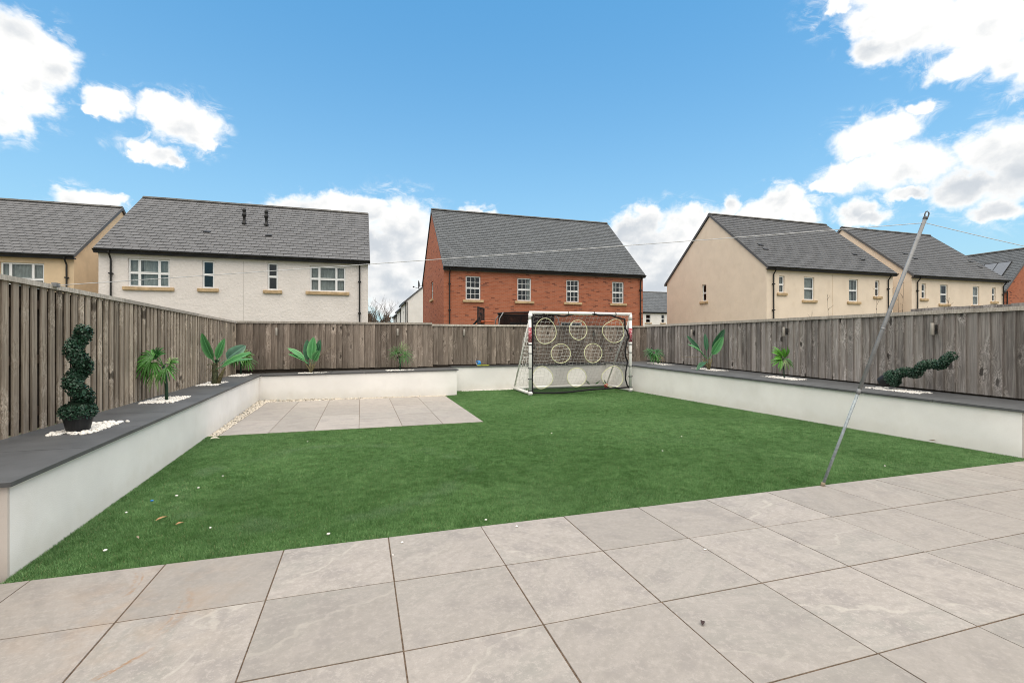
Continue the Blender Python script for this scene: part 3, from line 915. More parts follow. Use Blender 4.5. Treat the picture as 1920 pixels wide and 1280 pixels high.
for i in range(4):
    v0, v1 = 1.2 + i * 2.6, 1.2 + (i + 1) * 2.6
    mb = MB()
    mb.hexa([(FL - 0.06, v0 + .001, LT(v0)), (FL + 0.035, v0 + .001, LT(v0)), (FL + 0.035, v1 - .001, LT(v1)), (FL - 0.06, v1 - .001, LT(v1))],
            [(FL - 0.06, v0 + .001, LT(v0) + .04), (FL + 0.035, v0 + .001, LT(v0) + .04), (FL + 0.035, v1 - .001, LT(v1) + .04), (FL - 0.06, v1 - .001, LT(v1) + .04)])
    mb.build('cap_rail', M['rail'], lf, origin=(FL, v0, LT(v0)))
for z in (0.62, 1.05, 1.50):
    mb = MB(); mb.box(FL - 0.031, 1.2, z, FL - 0.003, FB - 0.03, z + 0.07); mb.build('back_rail', M['wood_gap'], lf)

# neighbour's fence just showing above the right one
nf = thing('neighbour_fence', 'grey top of a second fence showing just above the right garden fence', 'fence', (7.80, 4.9, 0))
for i in range(30):
    mb = MB(); mb.box(0, 0, 0, 0.02, 0.142, 1.695 + random.uniform(-.006, .006))
    link('board', mb.mesh('board', M['wood_right']), nf, (0, -0.145 * i, 0.0))
mb = MB(); mb.box(7.78, 4.55, 1.600, 7.799, 4.9, 1.64); mb.build('rail', M['wood_right'], nf)

# lamps on the fences
def fence_lamp(label, loc, rz):
    r = thing('fence_lamp', label, 'wall light', loc, (0, 0, rz), group='small steel up and down lights on the fences')
    mb = MB(); mb.lathe([(0.022, -0.082), (0.024, -0.078), (0.024, 0.078), (0.022, 0.082)], 16, (0, -0.072, 0))
    link('cylinder_body', mb.mesh('cylinder_body', M['steel_light'], True), r)
    mb = MB(); mb.box(-0.022, -0.010, -0.060, 0.022, 0.008, 0.060); mb.box(-0.010, -0.052, -0.018, 0.010, -0.010, 0.018)
    link('bracket', mb.mesh('bracket', M['lamp_dark']), r)
for lab, u in [('steel wall light left of the middle banana plant on the back fence', -1.76), ('steel wall light above the grassy plant on the back fence', 0.81),
               ('steel wall light above the blue ball on the back fence', 2.39), ('steel wall light on the back fence seen through the goal net', 5.93)]:
    fence_lamp(lab, (u, FB - 0.03, 1.405), 0)
for lab, v in [('steel wall light on the right fence above the drooping banana plant', 9.57), ('steel wall light on the right fence above the small fan palm', 6.97),
               ('steel wall light on the right fence above the toppled topiary', 4.55)]:
    fence_lamp(lab, (FR - 0.022, v, 1.385), R(-90))

# ================================================================== HOUSES
def wall_panel(mb, O, ux, w, z0, z1, holes, depth, inward):
    """flat wall from O along ux with rectangular openings (x0,z0,x1,z1) and their reveals"""
    O, ux, inn = Vector(O), Vector(ux), Vector(inward)
    xs = sorted({0.0, w, *[h[0] for h in holes], *[h[2] for h in holes]})
    zs = sorted({z0, z1, *[h[1] for h in holes], *[h[3] for h in holes]})
    P = lambda x, z, d=0.0: O + ux * x + inn * d + Vector((0, 0, z))
    for i in range(len(xs) - 1):
        for j in range(len(zs) - 1):
            cx, cz = (xs[i] + xs[i + 1]) / 2, (zs[j] + zs[j + 1]) / 2
            if any(h[0] < cx < h[2] and h[1] < cz < h[3] for h in holes):
                continue
            mb.quad(P(xs[i], zs[j]), P(xs[i + 1], zs[j]), P(xs[i + 1], zs[j + 1]), P(xs[i], zs[j + 1]))
    for a, b, c, d in holes:
        for p, q in (((a, b), (c, b)), ((c, b), (c, d)), ((c, d), (a, d)), ((a, d), (a, b))):
            mb.quad(P(p[0], p[1]), P(p[0], p[1], depth), P(q[0], q[1], depth), P(q[0], q[1]))

def make_window(root, loc, rz, w, h, cols, rows, bars=None, curtain=None, sill=0.14, bar_rows=2, open_top=False, fr=0.045, sill_mat='sandstone'):
    """local x across, -y outwards, z up from the sill; loc = lower left corner on the wall face, relative to the root"""
    fm = MB()
    y0, y1 = 0.070, 0.125
    def bx(x0, z0, x1, z1, ya=y0, yb=y1): fm.box(x0, ya, z0, x1, yb, z1)
    bx(0, 0, w, fr); bx(0, h - fr, w, h); bx(0, fr, fr, h - fr); bx(w - fr, fr, w, h - fr)
    tot = sum(cols)
    xs = [0.0]
    for c in cols:
        xs.append(xs[-1] + w * c / tot)
    zs = [h * i / rows for i in range(rows + 1)]
    for x in xs[1:-1]:
        bx(x - fr * .5, fr, x + fr * .5, h - fr, y0 + .001, y1 - .001)
    for z in zs[1:-1]:
        bx(fr, z - fr * .55, w - fr, z + fr * .55, y0 + .002, y1 - .002)
    cells = []
    for i in range(len(cols)):
        for j in range(rows):
            a, b, c, d = xs[i] + fr * (1 if i == 0 else .5), zs[j] + fr * (1 if j == 0 else .55), xs[i + 1] - fr * (1 if i == len(cols) - 1 else .5), zs[j + 1] - fr * (1 if j == rows - 1 else .55)
            s = fr * .45                                   # sash of each light
            fm.box(a, y0 - .012, b, c, y0 + .03, b + s); fm.box(a, y0 - .012, d - s, c, y0 + .03, d)
            fm.box(a, y0 - .0115, b + s, a + s, y0 + .03, d - s); fm.box(c - s, y0 - .0115, b + s, c, y0 + .03, d - s)
            a, b, c, d = a + s, b + s, c - s, d - s
            cells.append((a, b, c, d))
            if bars:
                for k in range(1, bars):
                    x = a + (c - a) * k / bars
                    fm.box(x - .011, y0 - .004, b, x + .011, y0 + .024, d)
                for k in range(1, bar_rows):
                    z = b + (d - b) * k / bar_rows
                    fm.box(a, y0 - .003, z - .011, c, y0 + .023, z + .011)
    win = link('window', fm.mesh('window', M['upvc']), root, loc, (0, 0, rz))
    for a, b, c, d in cells:
        gm = MB(); gm.box(a - .004, y0 + .006, b - .004, c + .004, y0 + .018, d + .004)
        link('pane', gm.mesh('pane', M['glass']), win)
    if sill:
        sm_ = MB(); sm_.box(-0.16, -0.085, -sill, w + 0.16, 0.10, -0.002)
        link('sill', sm_.mesh('sill', M[sill_mat], bevel=0.012), win)
    if curtain:
        cm = MB()
        for (f0, f1) in curtain:
            nseg = max(4, int((f1 - f0) * w / 0.045))
            for k in range(nseg):
                xa, xb = w * (f0 + (f1 - f0) * k / nseg), w * (f0 + (f1 - f0) * (k + 1) / nseg)
                ya, yb = 0.165 + .022 * math.sin(k * 1.9), 0.165 + .022 * math.sin((k + 1) * 1.9)
                cm.quad((xa, ya, 0.02), (xb, yb, 0.02), (xb, yb, h - 0.02), (xa, ya, h - 0.02))
        link('curtain', cm.mesh('curtain', M['curtain'], True), win)
    return win

def make_slates(roof, rel, length, u0, width, slope, exp, sw, mat, single, rise_dir=1):
    """courses of slates on a slope; rel = eaves start in the roof's frame (x = u0), y runs up the slope"""
    rows = int(length / exp) + 1
    cols = int(width / sw) + 1
    one = MB()
    L = exp * 1.16
    def plate(mb, x, y, w, l, jz):
        lo = [(x, y, 0.004 + jz), (x + w, y, 0.004 + jz), (x + w, y + l, -0.010), (x, y + l, -0.010)]
        hi = [(x, y, 0.025 + jz), (x + w, y, 0.025 + jz), (x + w, y + l, 0.003), (x, y + l, 0.003)]
        mb.hexa(lo, hi)
    plate(one, 0, 0, sw - 0.016, L, 0)
    me = one.mesh('slate', M[mat])
    rest = MB()
    count = 0
    rot = (slope, 0, 0)
    for r in range(rows):
        y = r * exp
        l = min(L, length - y)
        if l < 0.05:
            continue
        off = 0 if r % 2 == 0 else -sw / 2
        for c in range(cols + 1):
            x = off + c * sw
            xa, xb = max(x, 0), min(x + sw - 0.016, width)
            if xb - xa < 0.03:
                continue
            if count < single and xa == x and xb < width and l == L:
                o = link('slate', me, roof, (rel[0] + xa, rel[1] + math.cos(slope) * y + random.uniform(-.004, .004), rel[2] + math.sin(slope) * y), (slope + random.uniform(-.004, .004), 0, random.uniform(-.006, .006)))
                count += 1
            else:
                plate(rest, xa, y + random.uniform(-.005, .005), xb - xa, l, random.uniform(-.003, .004))
    o = link('slates' if single else 'slate_courses', rest.mesh('slates', M[mat]), roof, rel, rot)
    tag(o, kind='stuff')

def make_house(label, U0, U1, V0, depth, ze, zr, wall_mat, slate_mat, windows, gable=(), exp=0.25, sw=0.30, single=0, pipes=(0.35, None), cat='house', over=0.06, name='house', group='houses beyond the garden fences', eave_over=0.20, verge='lead'):
    W, mid = U1 - U0, depth / 2
    root = thing(name, label, cat, (U0, V0, 0), group=group)
    holes = [(a, b, c, d) for (a, b, c, d, *_) in windows]
    gh = [(a, b, c, d) for (a, b, c, d, *_) in gable]
    mb = MB()
    wall_panel(mb, (0, 0, 0), (1, 0, 0), W, -0.1, ze, holes, 0.13, (0, 1, 0))
    wall_panel(mb, (0, depth, 0), (0, -1, 0), depth, -0.1, ze, gh, 0.13, (1, 0, 0))
    mb.add([(0, depth, ze), (0, 0, ze), (0, mid, zr - 0.05)], [(0, 1, 2)])
    wall_panel(mb, (W, 0, 0), (0, 1, 0), depth, -0.1, ze, [], 0.13, (-1, 0, 0))
    mb.add([(W, 0, ze), (W, depth, ze), (W, mid, zr - 0.05)], [(0, 1, 2)])
    wall_panel(mb, (W, depth, 0), (-1, 0, 0), W, -0.1, ze, [], 0.13, (0, -1, 0))
    link('wall', mb.mesh('wall', M[wall_mat]), root)
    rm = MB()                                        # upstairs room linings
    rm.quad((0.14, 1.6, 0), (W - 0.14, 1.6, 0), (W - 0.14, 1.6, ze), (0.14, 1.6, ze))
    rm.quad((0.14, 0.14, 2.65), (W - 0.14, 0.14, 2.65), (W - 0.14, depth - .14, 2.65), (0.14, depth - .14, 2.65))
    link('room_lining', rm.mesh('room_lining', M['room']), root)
    # roof
    eo = eave_over
    slope = math.atan2(zr - ze, mid)
    drop = eo * math.tan(slope)
    th = 0.10
    rb = MB()
    for sgn in (1, -1):
        y0 = -eo if sgn > 0 else depth + eo
        a, b = (-over, y0, ze - drop), (W + over, y0, ze - drop)
        c, d = (W + over, mid, zr), (-over, mid, zr)
        lo = [Vector(p) for p in (a, b, c, d)]
        hi = [p + Vector((0, 0, th)) for p in lo]
        rb.hexa(lo, hi)
    roof = link('roof', rb.mesh('roof', M['slate_brick' if slate_mat == 'slate_brick' else slate_mat]), root)
    length = math.hypot(mid + eo, zr - ze + drop)
    nz = th + 0.004
    make_slates(roof, (-over, -eo - 0.01, ze - drop + nz), length - 0.02, -over, W + 2 * over, slope, exp, sw, slate_mat, single)
    # ridge tiles
    nt = max(2, int((W + 2 * over) / 0.45))
    step = (W + 2 * over) / nt
    rt = MB()
    prof = [(-0.15, -0.055), (-0.10, 0.015), (0, 0.055), (0.10, 0.015), (0.15, -0.055)]
    rt.add([(0, y, z) for y, z in prof] + [(step - 0.012, y, z) for y, z in prof], [(i, i + 5, i + 6, i + 1) for i in range(4)] + [(4, 3, 2, 1, 0), (5, 6, 7, 8, 9)])
    rme = rt.mesh('ridge_tile', M['ridge'])
    for i in range(nt):
        link('ridge_tile', rme, roof, (-over + i * step, mid, zr + th + 0.02 + random.uniform(-.004, .004)), (0, random.uniform(-.006, .006), 0))
    # verge strips along the gables
    for x in (-over - 0.025, W + over + 0.001):
        for sgn in (1, -1):
            y0 = -eo if sgn > 0 else depth + eo
            vb = MB()
            p0, p1 = Vector((x, y0, ze - drop - 0.03)), Vector((x, mid, zr - 0.03))
            q = [p0, p0 + Vector((.024, 0, 0)), p1 + Vector((.024, 0, 0)), p1]
            vb.hexa(q, [p + Vector((0, 0, 0.165)) for p in q])
            link('verge_strip', vb.mesh('verge_strip', M[verge]), roof)
    # fascia, gutter, pipes
    fb = MB(); fb.box(0, -0.030, ze - 0.24, W, -0.002, ze - 0.03); link('fascia', fb.mesh('fascia', M[wall_mat] if wall_mat != 'brick' else M['fascia']), root)
    gm = MB(); gy, gz = -eo - 0.045, ze - drop + 0.060
    n = 8
    ring = [(0.062 * math.cos(math.pi * (1 + k / n)), 0.062 * math.sin(math.pi * (1 + k / n))) for k in range(n + 1)]
    x0, x1 = -over - 0.03, W + over + 0.03
    vs = [(x0, gy + a, gz + b + .02) for a, b in ring] + [(x1, gy + a, gz + b + .02) for a, b in ring]
    gm.add(vs, [(i, i + 1, n + 2 + i, n + 1 + i) for i in range(n)] + [tuple(range(n + 1)), tuple(range(2 * n + 1, n, -1))])
    gm.box(x0, gy + 0.045, gz - 0.115, x1, -0.031, gz - 0.066)
    gm.box(x0, gy + 0.02, gz - 0.085, x1, gy + 0.052, gz + 0.03)
    link('gutter', gm.mesh('gutter', M['black_plastic']), root)
    for px in pipes:
        if px is None:
            continue
        pm = MB()
        pm.tube([(px, gy, gz - 0.02), (px, gy, gz - 0.10), (px, -0.065, gz - 0.34), (px, -0.065, 0.0)], 0.035, 8)
        for zz in (ze - 1.0, ze - 2.4):
            pm.box(px - 0.065, -0.115, zz, px + 0.065, -0.002, zz + 0.05)
        link('downpipe', pm.mesh('downpipe', M['black_plastic'], False), root)
    for (a, b, c, d, cols, rows, bars, cur) in windows:
        make_window(root, (a, 0, b), 0, c - a, d - b, cols, rows, bars, cur)
    for (a, b, c, d, cols, rows, bars, cur) in gable:
        # gable holes are measured from the rear corner; turn to face -U
        make_window(root, (0, depth - a, b), R(-90), c - a, d - b, cols, rows, bars, cur)
    root['slope'] = slope
    return root, roof

def roof_pt(ze, zr, mid, u, f, lift=0.12):
    """point on the front slope: fraction f from eaves to ridge, local to the house"""
    return (u, mid * f, ze + (zr - ze) * f + lift)

def add_roof_vents(roof, ze, zr, mid, spots, w=0.26):
    slope = math.atan2(zr - ze, mid)
    for u, f in spots:
        mb = MB(); mb.hexa([(-w / 2, -0.10, 0), (w / 2, -0.10, 0), (w / 2, 0.14, 0), (-w / 2, 0.14, 0)], [(-w / 2, -0.10, 0.055), (w / 2, -0.10, 0.055), (w / 2, 0.14, 0.012), (-w / 2, 0.14, 0.012)])
        link('roof_vent', mb.mesh('roof_vent', M['black_plastic']), roof, roof_pt(ze, zr, mid, u, f), (slope, 0, 0))

# ---- white semi with grey slates
wh_win = [(0.95, 3.30, 2.36, 4.42, (.72, 1.3, .72), 2, None, [(0.02, 0.30), (0.33, 0.98)]), (3.49, 3.31, 3.93, 4.45, (1,), 2, None, None),
          (5.90, 3.31, 6.31, 4.47, (1,), 2, None, None), (7.56, 3.31, 9.03, 4.42, (.72, 1.3, .72), 2, None, [(0.02, 0.99)])]
wh, wh_roof = make_house('white roughcast house with grey slate roof and two black vent pipes', -9.69, 0.29, 22.5, 8.4, 4.76, 7.78, 'house_white', 'slate_white', wh_win, exp=0.262, sw=0.30, single=300, pipes=(0.42, 9.62))
vent_mb = MB()
vent_mb.lathe([(0.085, 0), (0.085, 0.10), (0.055, 0.14), (0.052, 0.36), (0.075, 0.38), (0.085, 0.46), (0.060, 0.50), (0.055, 0.56), (0.070, 0.58), (0.068, 0.66), (0.03, 0.70)], 12)
vme = vent_mb.mesh('vent_pipe', M['black_plastic'], True)
for u, f in ((4.55, 0.545), (5.47, 0.545)):
    link('vent_pipe', vme, wh_roof, roof_pt(4.76, 7.78, 4.2, u, f, 0.06), scale=(1.15, 1.15, 1.12))
add_roof_vents(wh_roof, 4.76, 7.78, 4.2, [(3.30, 0.335), (5.72, 0.335)])
mb = MB(); mb.box(4.99, -0.004, 0, 5.01, -0.001, 4.5); link('render_joint', mb.mesh('render_joint', m_plain('render_bead', (0.55, 0.51, 0.48), 0.9, 0.1)), wh)
# lower storey windows of the white house are hidden by the fence

# ---- tan house at the far left
tn, tn_roof = make_house('tan rendered house with grey slate roof partly behind the white house', -23.1, -11.62, 25.0, 8.4, 4.80, 7.80, 'house_tan', 'slate_white', [(9.01, 3.05, 10.46, 4.40, (.55, 1.3, .70), 2, None, [(0.0, 1.0)]), (3.0, 3.05, 4.45, 4.40, (.72, 1.3, .72), 2, None, None)], exp=0.262, sw=0.30, single=0, pipes=(11.25,))

# ---- red brick house
bk_win = [(a - 4.2, 3.36, b - 4.2, 4.65, (1,), 2, 3, c) for a, b, c in ((5.38, 6.21, None), (8.32, 9.14, [(0.75, 1.0)]), (11.29, 12.10, [(0.0, 0.2)]), (14.26, 15.05, [(0.0, 0.3), (0.75, 1.0)]))]
bk_win += [(7.85 - 4.2, 0.12, 9.35 - 4.2, 2.16, (1, 1), 1, None, None), (10.96 - 4.2, 0.12, 12.3 - 4.2, 2.20, (1, 1), 1, None, None)]
bk, bk_roof = make_house('red brick house with steep slate roof and four small-paned sash windows', 4.2, 16.35, 25.5, 9.1, 5.16, 9.20, 'brick', 'slate_brick', bk_win, gable=[(4.12, 3.70, 5.07, 4.78, (1,), 2, None, None)], exp=0.200, sw=0.26, pipes=(0.30, 11.95), over=0.03)
mb = MB(); mb.box(-0.012, -0.012, 5.02 - 0.13, 12.16, -0.003, 4.955); link('eaves_course', mb.mesh('eaves_course', M['fascia']), bk)
# satellite dish on the rear corner of its gable
ds = thing('satellite_dish', 'grey satellite dish on the rear corner of the red brick house', 'satellite dish', (4.2, 34.3, 5.05))
mb = MB()
prof = [(0.0, 0.0), (0.12, 0.012), (0.22, 0.040), (0.30, 0.080)]
vs, fs = [], []
N = 20
for r_, d_ in prof:
    for k in range(N):
        a = 2 * math.pi * k / N
        vs.append((-0.28 - d_ * 0.9, r_ * 0.9 * math.cos(a), r_ * math.sin(a)))
for i in range(3):
    for k in range(N):
        fs.append((i * N + k, i * N + (k + 1) % N, (i + 1) * N + (k + 1) % N, (i + 1) * N + k))
mb.add(vs, fs); mb.add([(v[0] + .02, v[1], v[2]) for v in vs], [tuple(reversed(f)) for f in fs])
link('reflector', mb.mesh('reflector', M['lead'], True), ds)
mb = MB(); mb.tube([(0, 0, -0.05), (-0.26, 0, -0.05)], 0.02, 6); mb.tube([(-0.28, 0, -0.28), (-0.66, 0, -0.16)], 0.014, 6); mb.box(-0.74, -0.04, -0.20, -0.64, 0.04, -0.11)
link('arm', mb.mesh('arm', M['lamp_dark']), ds)

# ---- beige pair
be_win = [(a - 20.75, b, c - 20.75, d, (1,), 2, None, k) for a, b, c, d, k in ((21.61, 3.74, 21.98, 4.66, [(0.55, 1.0)]), (23.37, 3.39, 24.10, 4.67, [(0.08, 0.92)]), (26.70, 3.38, 27.41, 4.67, [(0.30, 0.60), (0.7, 0.95)]), (28.76, 3.73, 29.11, 4.66, None))]
be, be_roof = make_house('beige rendered house with its blank gable towards the goal and dark slate roof', 20.75, 30.2, 20.5, 8.8, 5.17, 8.92, 'house_beige', 'slate_beige', be_win, gable=[(8.8 - 5.12, 3.62, 8.8 - 4.72, 4.68, (1,), 2, None, None)], exp=0.25, sw=0.30, pipes=(0.42, 9.0))
add_roof_vents(be_roof, 5.17, 8.92, 4.4, [(1.15, 0.36), (1.15, 0.28), (8.1, 0.30), (8.15, 0.20)], 0.3)
mb = MB(); mb.box(4.70, -0.004, 0, 4.715, -0.001, 4.9); link('render_joint', mb.mesh('render_joint', M['sandstone']), be)
b2_win = [(a - 31.8, b, c - 31.8, d, (1,), 2, None, k) for a, b, c, d, k in ((32.66, 3.70, 33.03, 4.62, None), (34.32, 3.42, 35.0, 4.62, [(0.05, 0.5)]), (37.35, 3.40, 37.97, 4.60, [(0.0, 1.0)]), (39.23, 3.68, 39.60, 4.58, None))]
b2, b2_roof = make_house('beige rendered house standing beyond the leaning clothes pole', 31.8, 40.45, 20.5, 8.8, 5.14, 8.85, 'house_beige', 'slate_beige', b2_win, exp=0.25, sw=0.30, pipes=(0.42, 8.45))
add_roof_vents(b2_roof, 5.14, 8.85, 4.4, [(2.2, 0.42), (2.45, 0.32), (8.0, 0.34), (8.0, 0.22)], 0.3)

# ---- brick house with solar panels, its ridge running away from the garden
def make_gable_house(label, Ul, Ur, V0, V1, ze, zr, wall_mat, slate_mat, exp=0.25, sw=0.3, group='houses beyond the garden fences', windows=(), name='house', end=()):
    """ridge along V; left slope carries slates; windows on the left wall measured from its far end"""
    W, D, mid = Ur - Ul, V1 - V0, (Ur - Ul) / 2
    root = thing(name, label, 'house', (Ul, V0, 0), group=group)
    mb = MB()
    wall_panel(mb, (0, 0, 0), (1, 0, 0), W, -0.1, ze, [], 0.13, (0, 1, 0))
    mb.add([(0, 0, ze), (W, 0, ze), (mid, 0, zr - 0.05)], [(0, 1, 2)])
    wall_panel(mb, (0, D, 0), (0, -1, 0), D, -0.1, ze, [w[:4] for w in windows], 0.13, (1, 0, 0))
    wall_panel(mb, (W, 0, 0), (0, 1, 0), D, -0.1, ze, [], 0.13, (-1, 0, 0))
    wall_panel(mb, (W, D, 0), (-1, 0, 0), W, -0.1, ze, [], 0.13, (0, -1, 0))
    mb.add([(W, D, ze), (0, D, ze), (mid, D, zr - 0.05)], [(0, 1, 2)])
    link('wall', mb.mesh('wall', M[wall_mat]), root)
    rm = MB(); rm.quad((1.5, 0.14, 0), (1.5, D - .14, 0), (1.5, D - .14, ze), (1.5, 0.14, ze)); link('room_lining', rm.mesh('room_lining', M['room']), root)
    slope = math.atan2(zr - ze, mid)
    eo, ov, th = 0.2, 0.05, 0.10
    drop = eo * math.tan(slope)
    rb = MB()
    for s in (0, 1):
        x0 = -eo if s == 0 else W + eo
        lo = [Vector(p) for p in ((x0, -ov, ze - drop), (mid, -ov, zr), (mid, D + ov, zr), (x0, D + ov, ze - drop))]
        rb.hexa(lo, [p + Vector((0, 0, th)) for p in lo])
    roof = link('roof', rb.mesh('roof', M[slate_mat]), root)
    bm = bmesh.new(); bm.from_mesh(roof.data); bmesh.ops.recalc_face_normals(bm, faces=bm.faces[:]); bm.to_mesh(roof.data); bm.free()
    length = math.hypot(mid + eo, zr - ze + drop)
    # slates of the left slope: built in a frame turned by -90 degrees
    rest = MB()
    rows, cols = int(length / exp) + 1, int((D + 2 * ov) / sw) + 1
    ex = Vector((0, -1, 0)); ey = Vector((math.cos(slope), 0, math.sin(slope))); ez = Vector((-math.sin(slope), 0, math.cos(slope)))
    O = Vector((-eo - 0.01, D + ov, ze - drop + th + 0.004))
    for r in range(rows):
        y = r * exp; l = min(exp * 1.16, length - y)
        if l < .05: continue
        for c in range(cols + 1):
            x = c * sw - (sw / 2 if r % 2 else 0)
            xa, xb = max(0, x), min(D + 2 * ov, x + sw - .012)
            if xb - xa < .03: continue
            Q = lambda a, b, h: O + ex * a + ey * b + ez * h
            rest.hexa([Q(xa, y, .004), Q(xb, y, .004), Q(xb, y + l, -.01), Q(xa, y + l, -.01)], [Q(xa, y, .025), Q(xb, y, .025), Q(xb, y + l, .003), Q(xa, y + l, .003)])
    tag(link('slate_courses', rest.mesh('slate_courses', M[slate_mat]), roof), kind='stuff')
    nt = max(2, int((D + 2 * ov) / .45)); step = (D + 2 * ov) / nt
    prof = [(-0.15, -0.055), (-0.10, 0.015), (0, 0.055), (0.10, 0.015), (0.15, -0.055)]
    rt = MB(); rt.add([(x, 0, z) for x, z in prof] + [(x, step - .012, z) for x, z in prof], [(i + 1, i + 6, i + 5, i) for i in range(4)] + [(0, 1, 2, 3, 4), (9, 8, 7, 6, 5)])
    rme = rt.mesh('ridge_tile', M['ridge'])
    for i in range(nt):
        link('ridge_tile', rme, roof, (mid, -ov + i * step, zr + th + .02))
    for s in (0, 1):
        x0 = -eo if s == 0 else W + eo
        vb = MB(); p0, p1 = Vector((x0, -ov - .025, ze - drop - .03)), Vector((mid, -ov - .025, zr - .03))
        q = [p0, p1, p1 + Vector((0, .024, 0)), p0 + Vector((0, .024, 0))]
        vb.hexa(q, [p + Vector((0, 0, .16)) for p in q])
        link('verge_strip', vb.mesh('verge_strip', M['lead']), roof)
    gm = MB(); gm.box(-eo - .03, -ov - .03, ze - drop - .06, -eo + .09, D + ov, ze - drop + .01); link('gutter', gm.mesh('gutter', M['black_plastic']), root)
    pm = MB(); pm.tube([(-0.05, 0.25, 0), (-0.05, 0.25, ze - drop)], .04, 6); pm.tube([(0.06, -0.05, 0), (0.06, -0.05, ze - .1)], .04, 6); link('downpipe', pm.mesh('downpipe', M['black_plastic']), root)
    for (a, b, c, d, cols, rows, bars, cur) in windows:
        make_window(root, (0, D - a, b), R(-90), c - a, d - b, cols, rows, bars, cur, sill=0.1)
    return root, roof, slope

sb, sb_roof, sslope = make_gable_house('red brick house with dark solar panels on its slate roof', 45.0, 51.6, 22.7, 33.0, 4.85, 8.05, 'brick', 'slate_brick', exp=0.2, sw=0.26)
for a, b in ((0.74, 1.53), (1.56, 2.34), (2.37, 3.15)):
    mb = MB()
    ey = Vector((math.cos(sslope), 0, math.sin(sslope))); ez = Vector((-math.sin(sslope), 0, math.cos(sslope)))
    O = Vector((0, 0, 4.85 + 0.14))
    Q = lambda v, y, h: O + ey * y + ez * h + Vector((0, v, 0))
    mb.hexa([Q(b, 1.25, .02), Q(a, 1.25, .02), Q(a, 3.0, .02), Q(b, 3.0, .02)], [Q(b, 1.25, .06), Q(a, 1.25, .06), Q(a, 3.0, .06), Q(b, 3.0, .06)])
    fm = MB()
    for y0_, y1_, v0_, v1_ in ((1.19, 1.25, a - .03, b + .03), (3.0, 3.06, a - .03, b + .03), (1.25, 3.0, a - .03, a), (1.25, 3.0, b, b + .03)):
        fm.hexa([Q(v1_, y0_, .02), Q(v0_, y0_, .02), Q(v0_, y1_, .02), Q(v1_, y1_, .02)], [Q(v1_, y0_, .075), Q(v0_, y0_, .075), Q(v0_, y1_, .075), Q(v1_, y1_, .075)])
    fo_ = fm.mesh('panel_frame', M['black_plastic'])
    sp_ = link('solar_panel', mb.mesh('solar_panel', M['solar']), sb, (0, 0, 0))
    link('panel_frame', fo_, sp_)

# ---- far white cottages
fw_win = [(a, 3.35, b, 4.45, (1,), 2, None, None) for a, b in ((2.0, 2.75), (5.72, 6.44), (8.08, 8.58), (11.5, 12.3))]
make_house('distant white house seen between the brick house and the beige gable', 30.0, 46.0, 55.0, 8.0, 4.80, 7.75, 'house_far', 'slate_brick', fw_win, exp=0.4, sw=0.5, pipes=())
tw = [(3.0, 2.9, 3.8, 4.0, (1,), 2, None, None)]
make_gable_house('distant white terraced house, tallest of the row beside the brick gable', 4.1, 11.5, 46.5, 53.0, 4.85, 8.0, 'house_far', 'slate_brick', exp=0.4, sw=0.5, windows=tw, group='distant white terraced houses')
make_gable_house('distant white terraced house, middle one of the stepped row', 4.1, 11.5, 53.01, 59.4, 4.50, 7.6, 'house_far', 'slate_brick', exp=0.4, sw=0.5, windows=tw, group='distant white terraced houses')
make_gable_house('distant white terraced house, lowest and furthest of the stepped row', 4.1, 11.5, 59.41, 66.0, 4.15, 7.2, 'house_far', 'slate_brick', exp=0.4, sw=0.5, windows=tw, group='distant white terraced houses')

# ================================================================== BARE TREES FAR OFF, WEEDS
def branch(mb, p, d, length, r, depth, rnd):
    pts = [p]
    q, dd = Vector(p), Vector(d).normalized()
    n = 4
    for i in range(n):
        dd = (dd + Vector((rnd.uniform(-.16, .16), rnd.uniform(-.16, .16), rnd.uniform(-.04, .12)))).normalized()
        q = q + dd * length / n
        pts.append(q.copy())
    mb.tube(pts, [r * (1 - .55 * i / n) for i in range(n + 1)], 5 if depth > 1 else 3, caps=False)
    if depth == 0:
        return
    for k in range(rnd.randint(3, 5)):
        t = rnd.uniform(0.35, 1.0)
        i = min(n - 1, int(t * n))
        s = pts[i].lerp(pts[i + 1], t * n - i) if i < n else pts[-1]
        a = rnd.uniform(0, 2 * math.pi)
        side = Vector((math.cos(a), math.sin(a), rnd.uniform(0.1, 0.9)))
        branch(mb, s, (dd + side * 0.95), length * rnd.uniform(.5, .72), r * .5, depth - 1, rnd)

def bare_tree(label, loc, h, seed):
    rnd = random.Random(seed)
    r = thing('bare_tree', label, 'tree', loc, group='bare trees far beyond the houses')
    mb = MB()
    mb.tube([(0, 0, 0), (0.03, 0, h * .2), (0, 0.04, h * .38)], [h * .022, h * .018, h * .015], 7)
    link('trunk', mb.mesh('trunk', M['twig'], True), r)
    cm = MB()
    for k in range(5):
        a = k * 1.3 + rnd.uniform(-.3, .3)
        branch(cm, Vector((0, 0.04, h * (.30 + .02 * k))), Vector((math.cos(a) * .7, math.sin(a) * .7, 1)), h * .36, h * .010, 3, rnd)
    link('crown', cm.mesh('crown', M['twig']), r)
bare_tree('leafless tree with spreading branches far off beside the white terrace', (2.1, 62.0, 0), 6.3, 3)
bare_tree('smaller leafless tree far off just right of the white house', (-0.9, 60.0, 0), 4.9, 5)
bare_tree('low leafless tree far off between the taller bare tree and the white house', (0.6, 58.0, 0), 4.7, 8)
hb = MB()
rnd = random.Random(4)
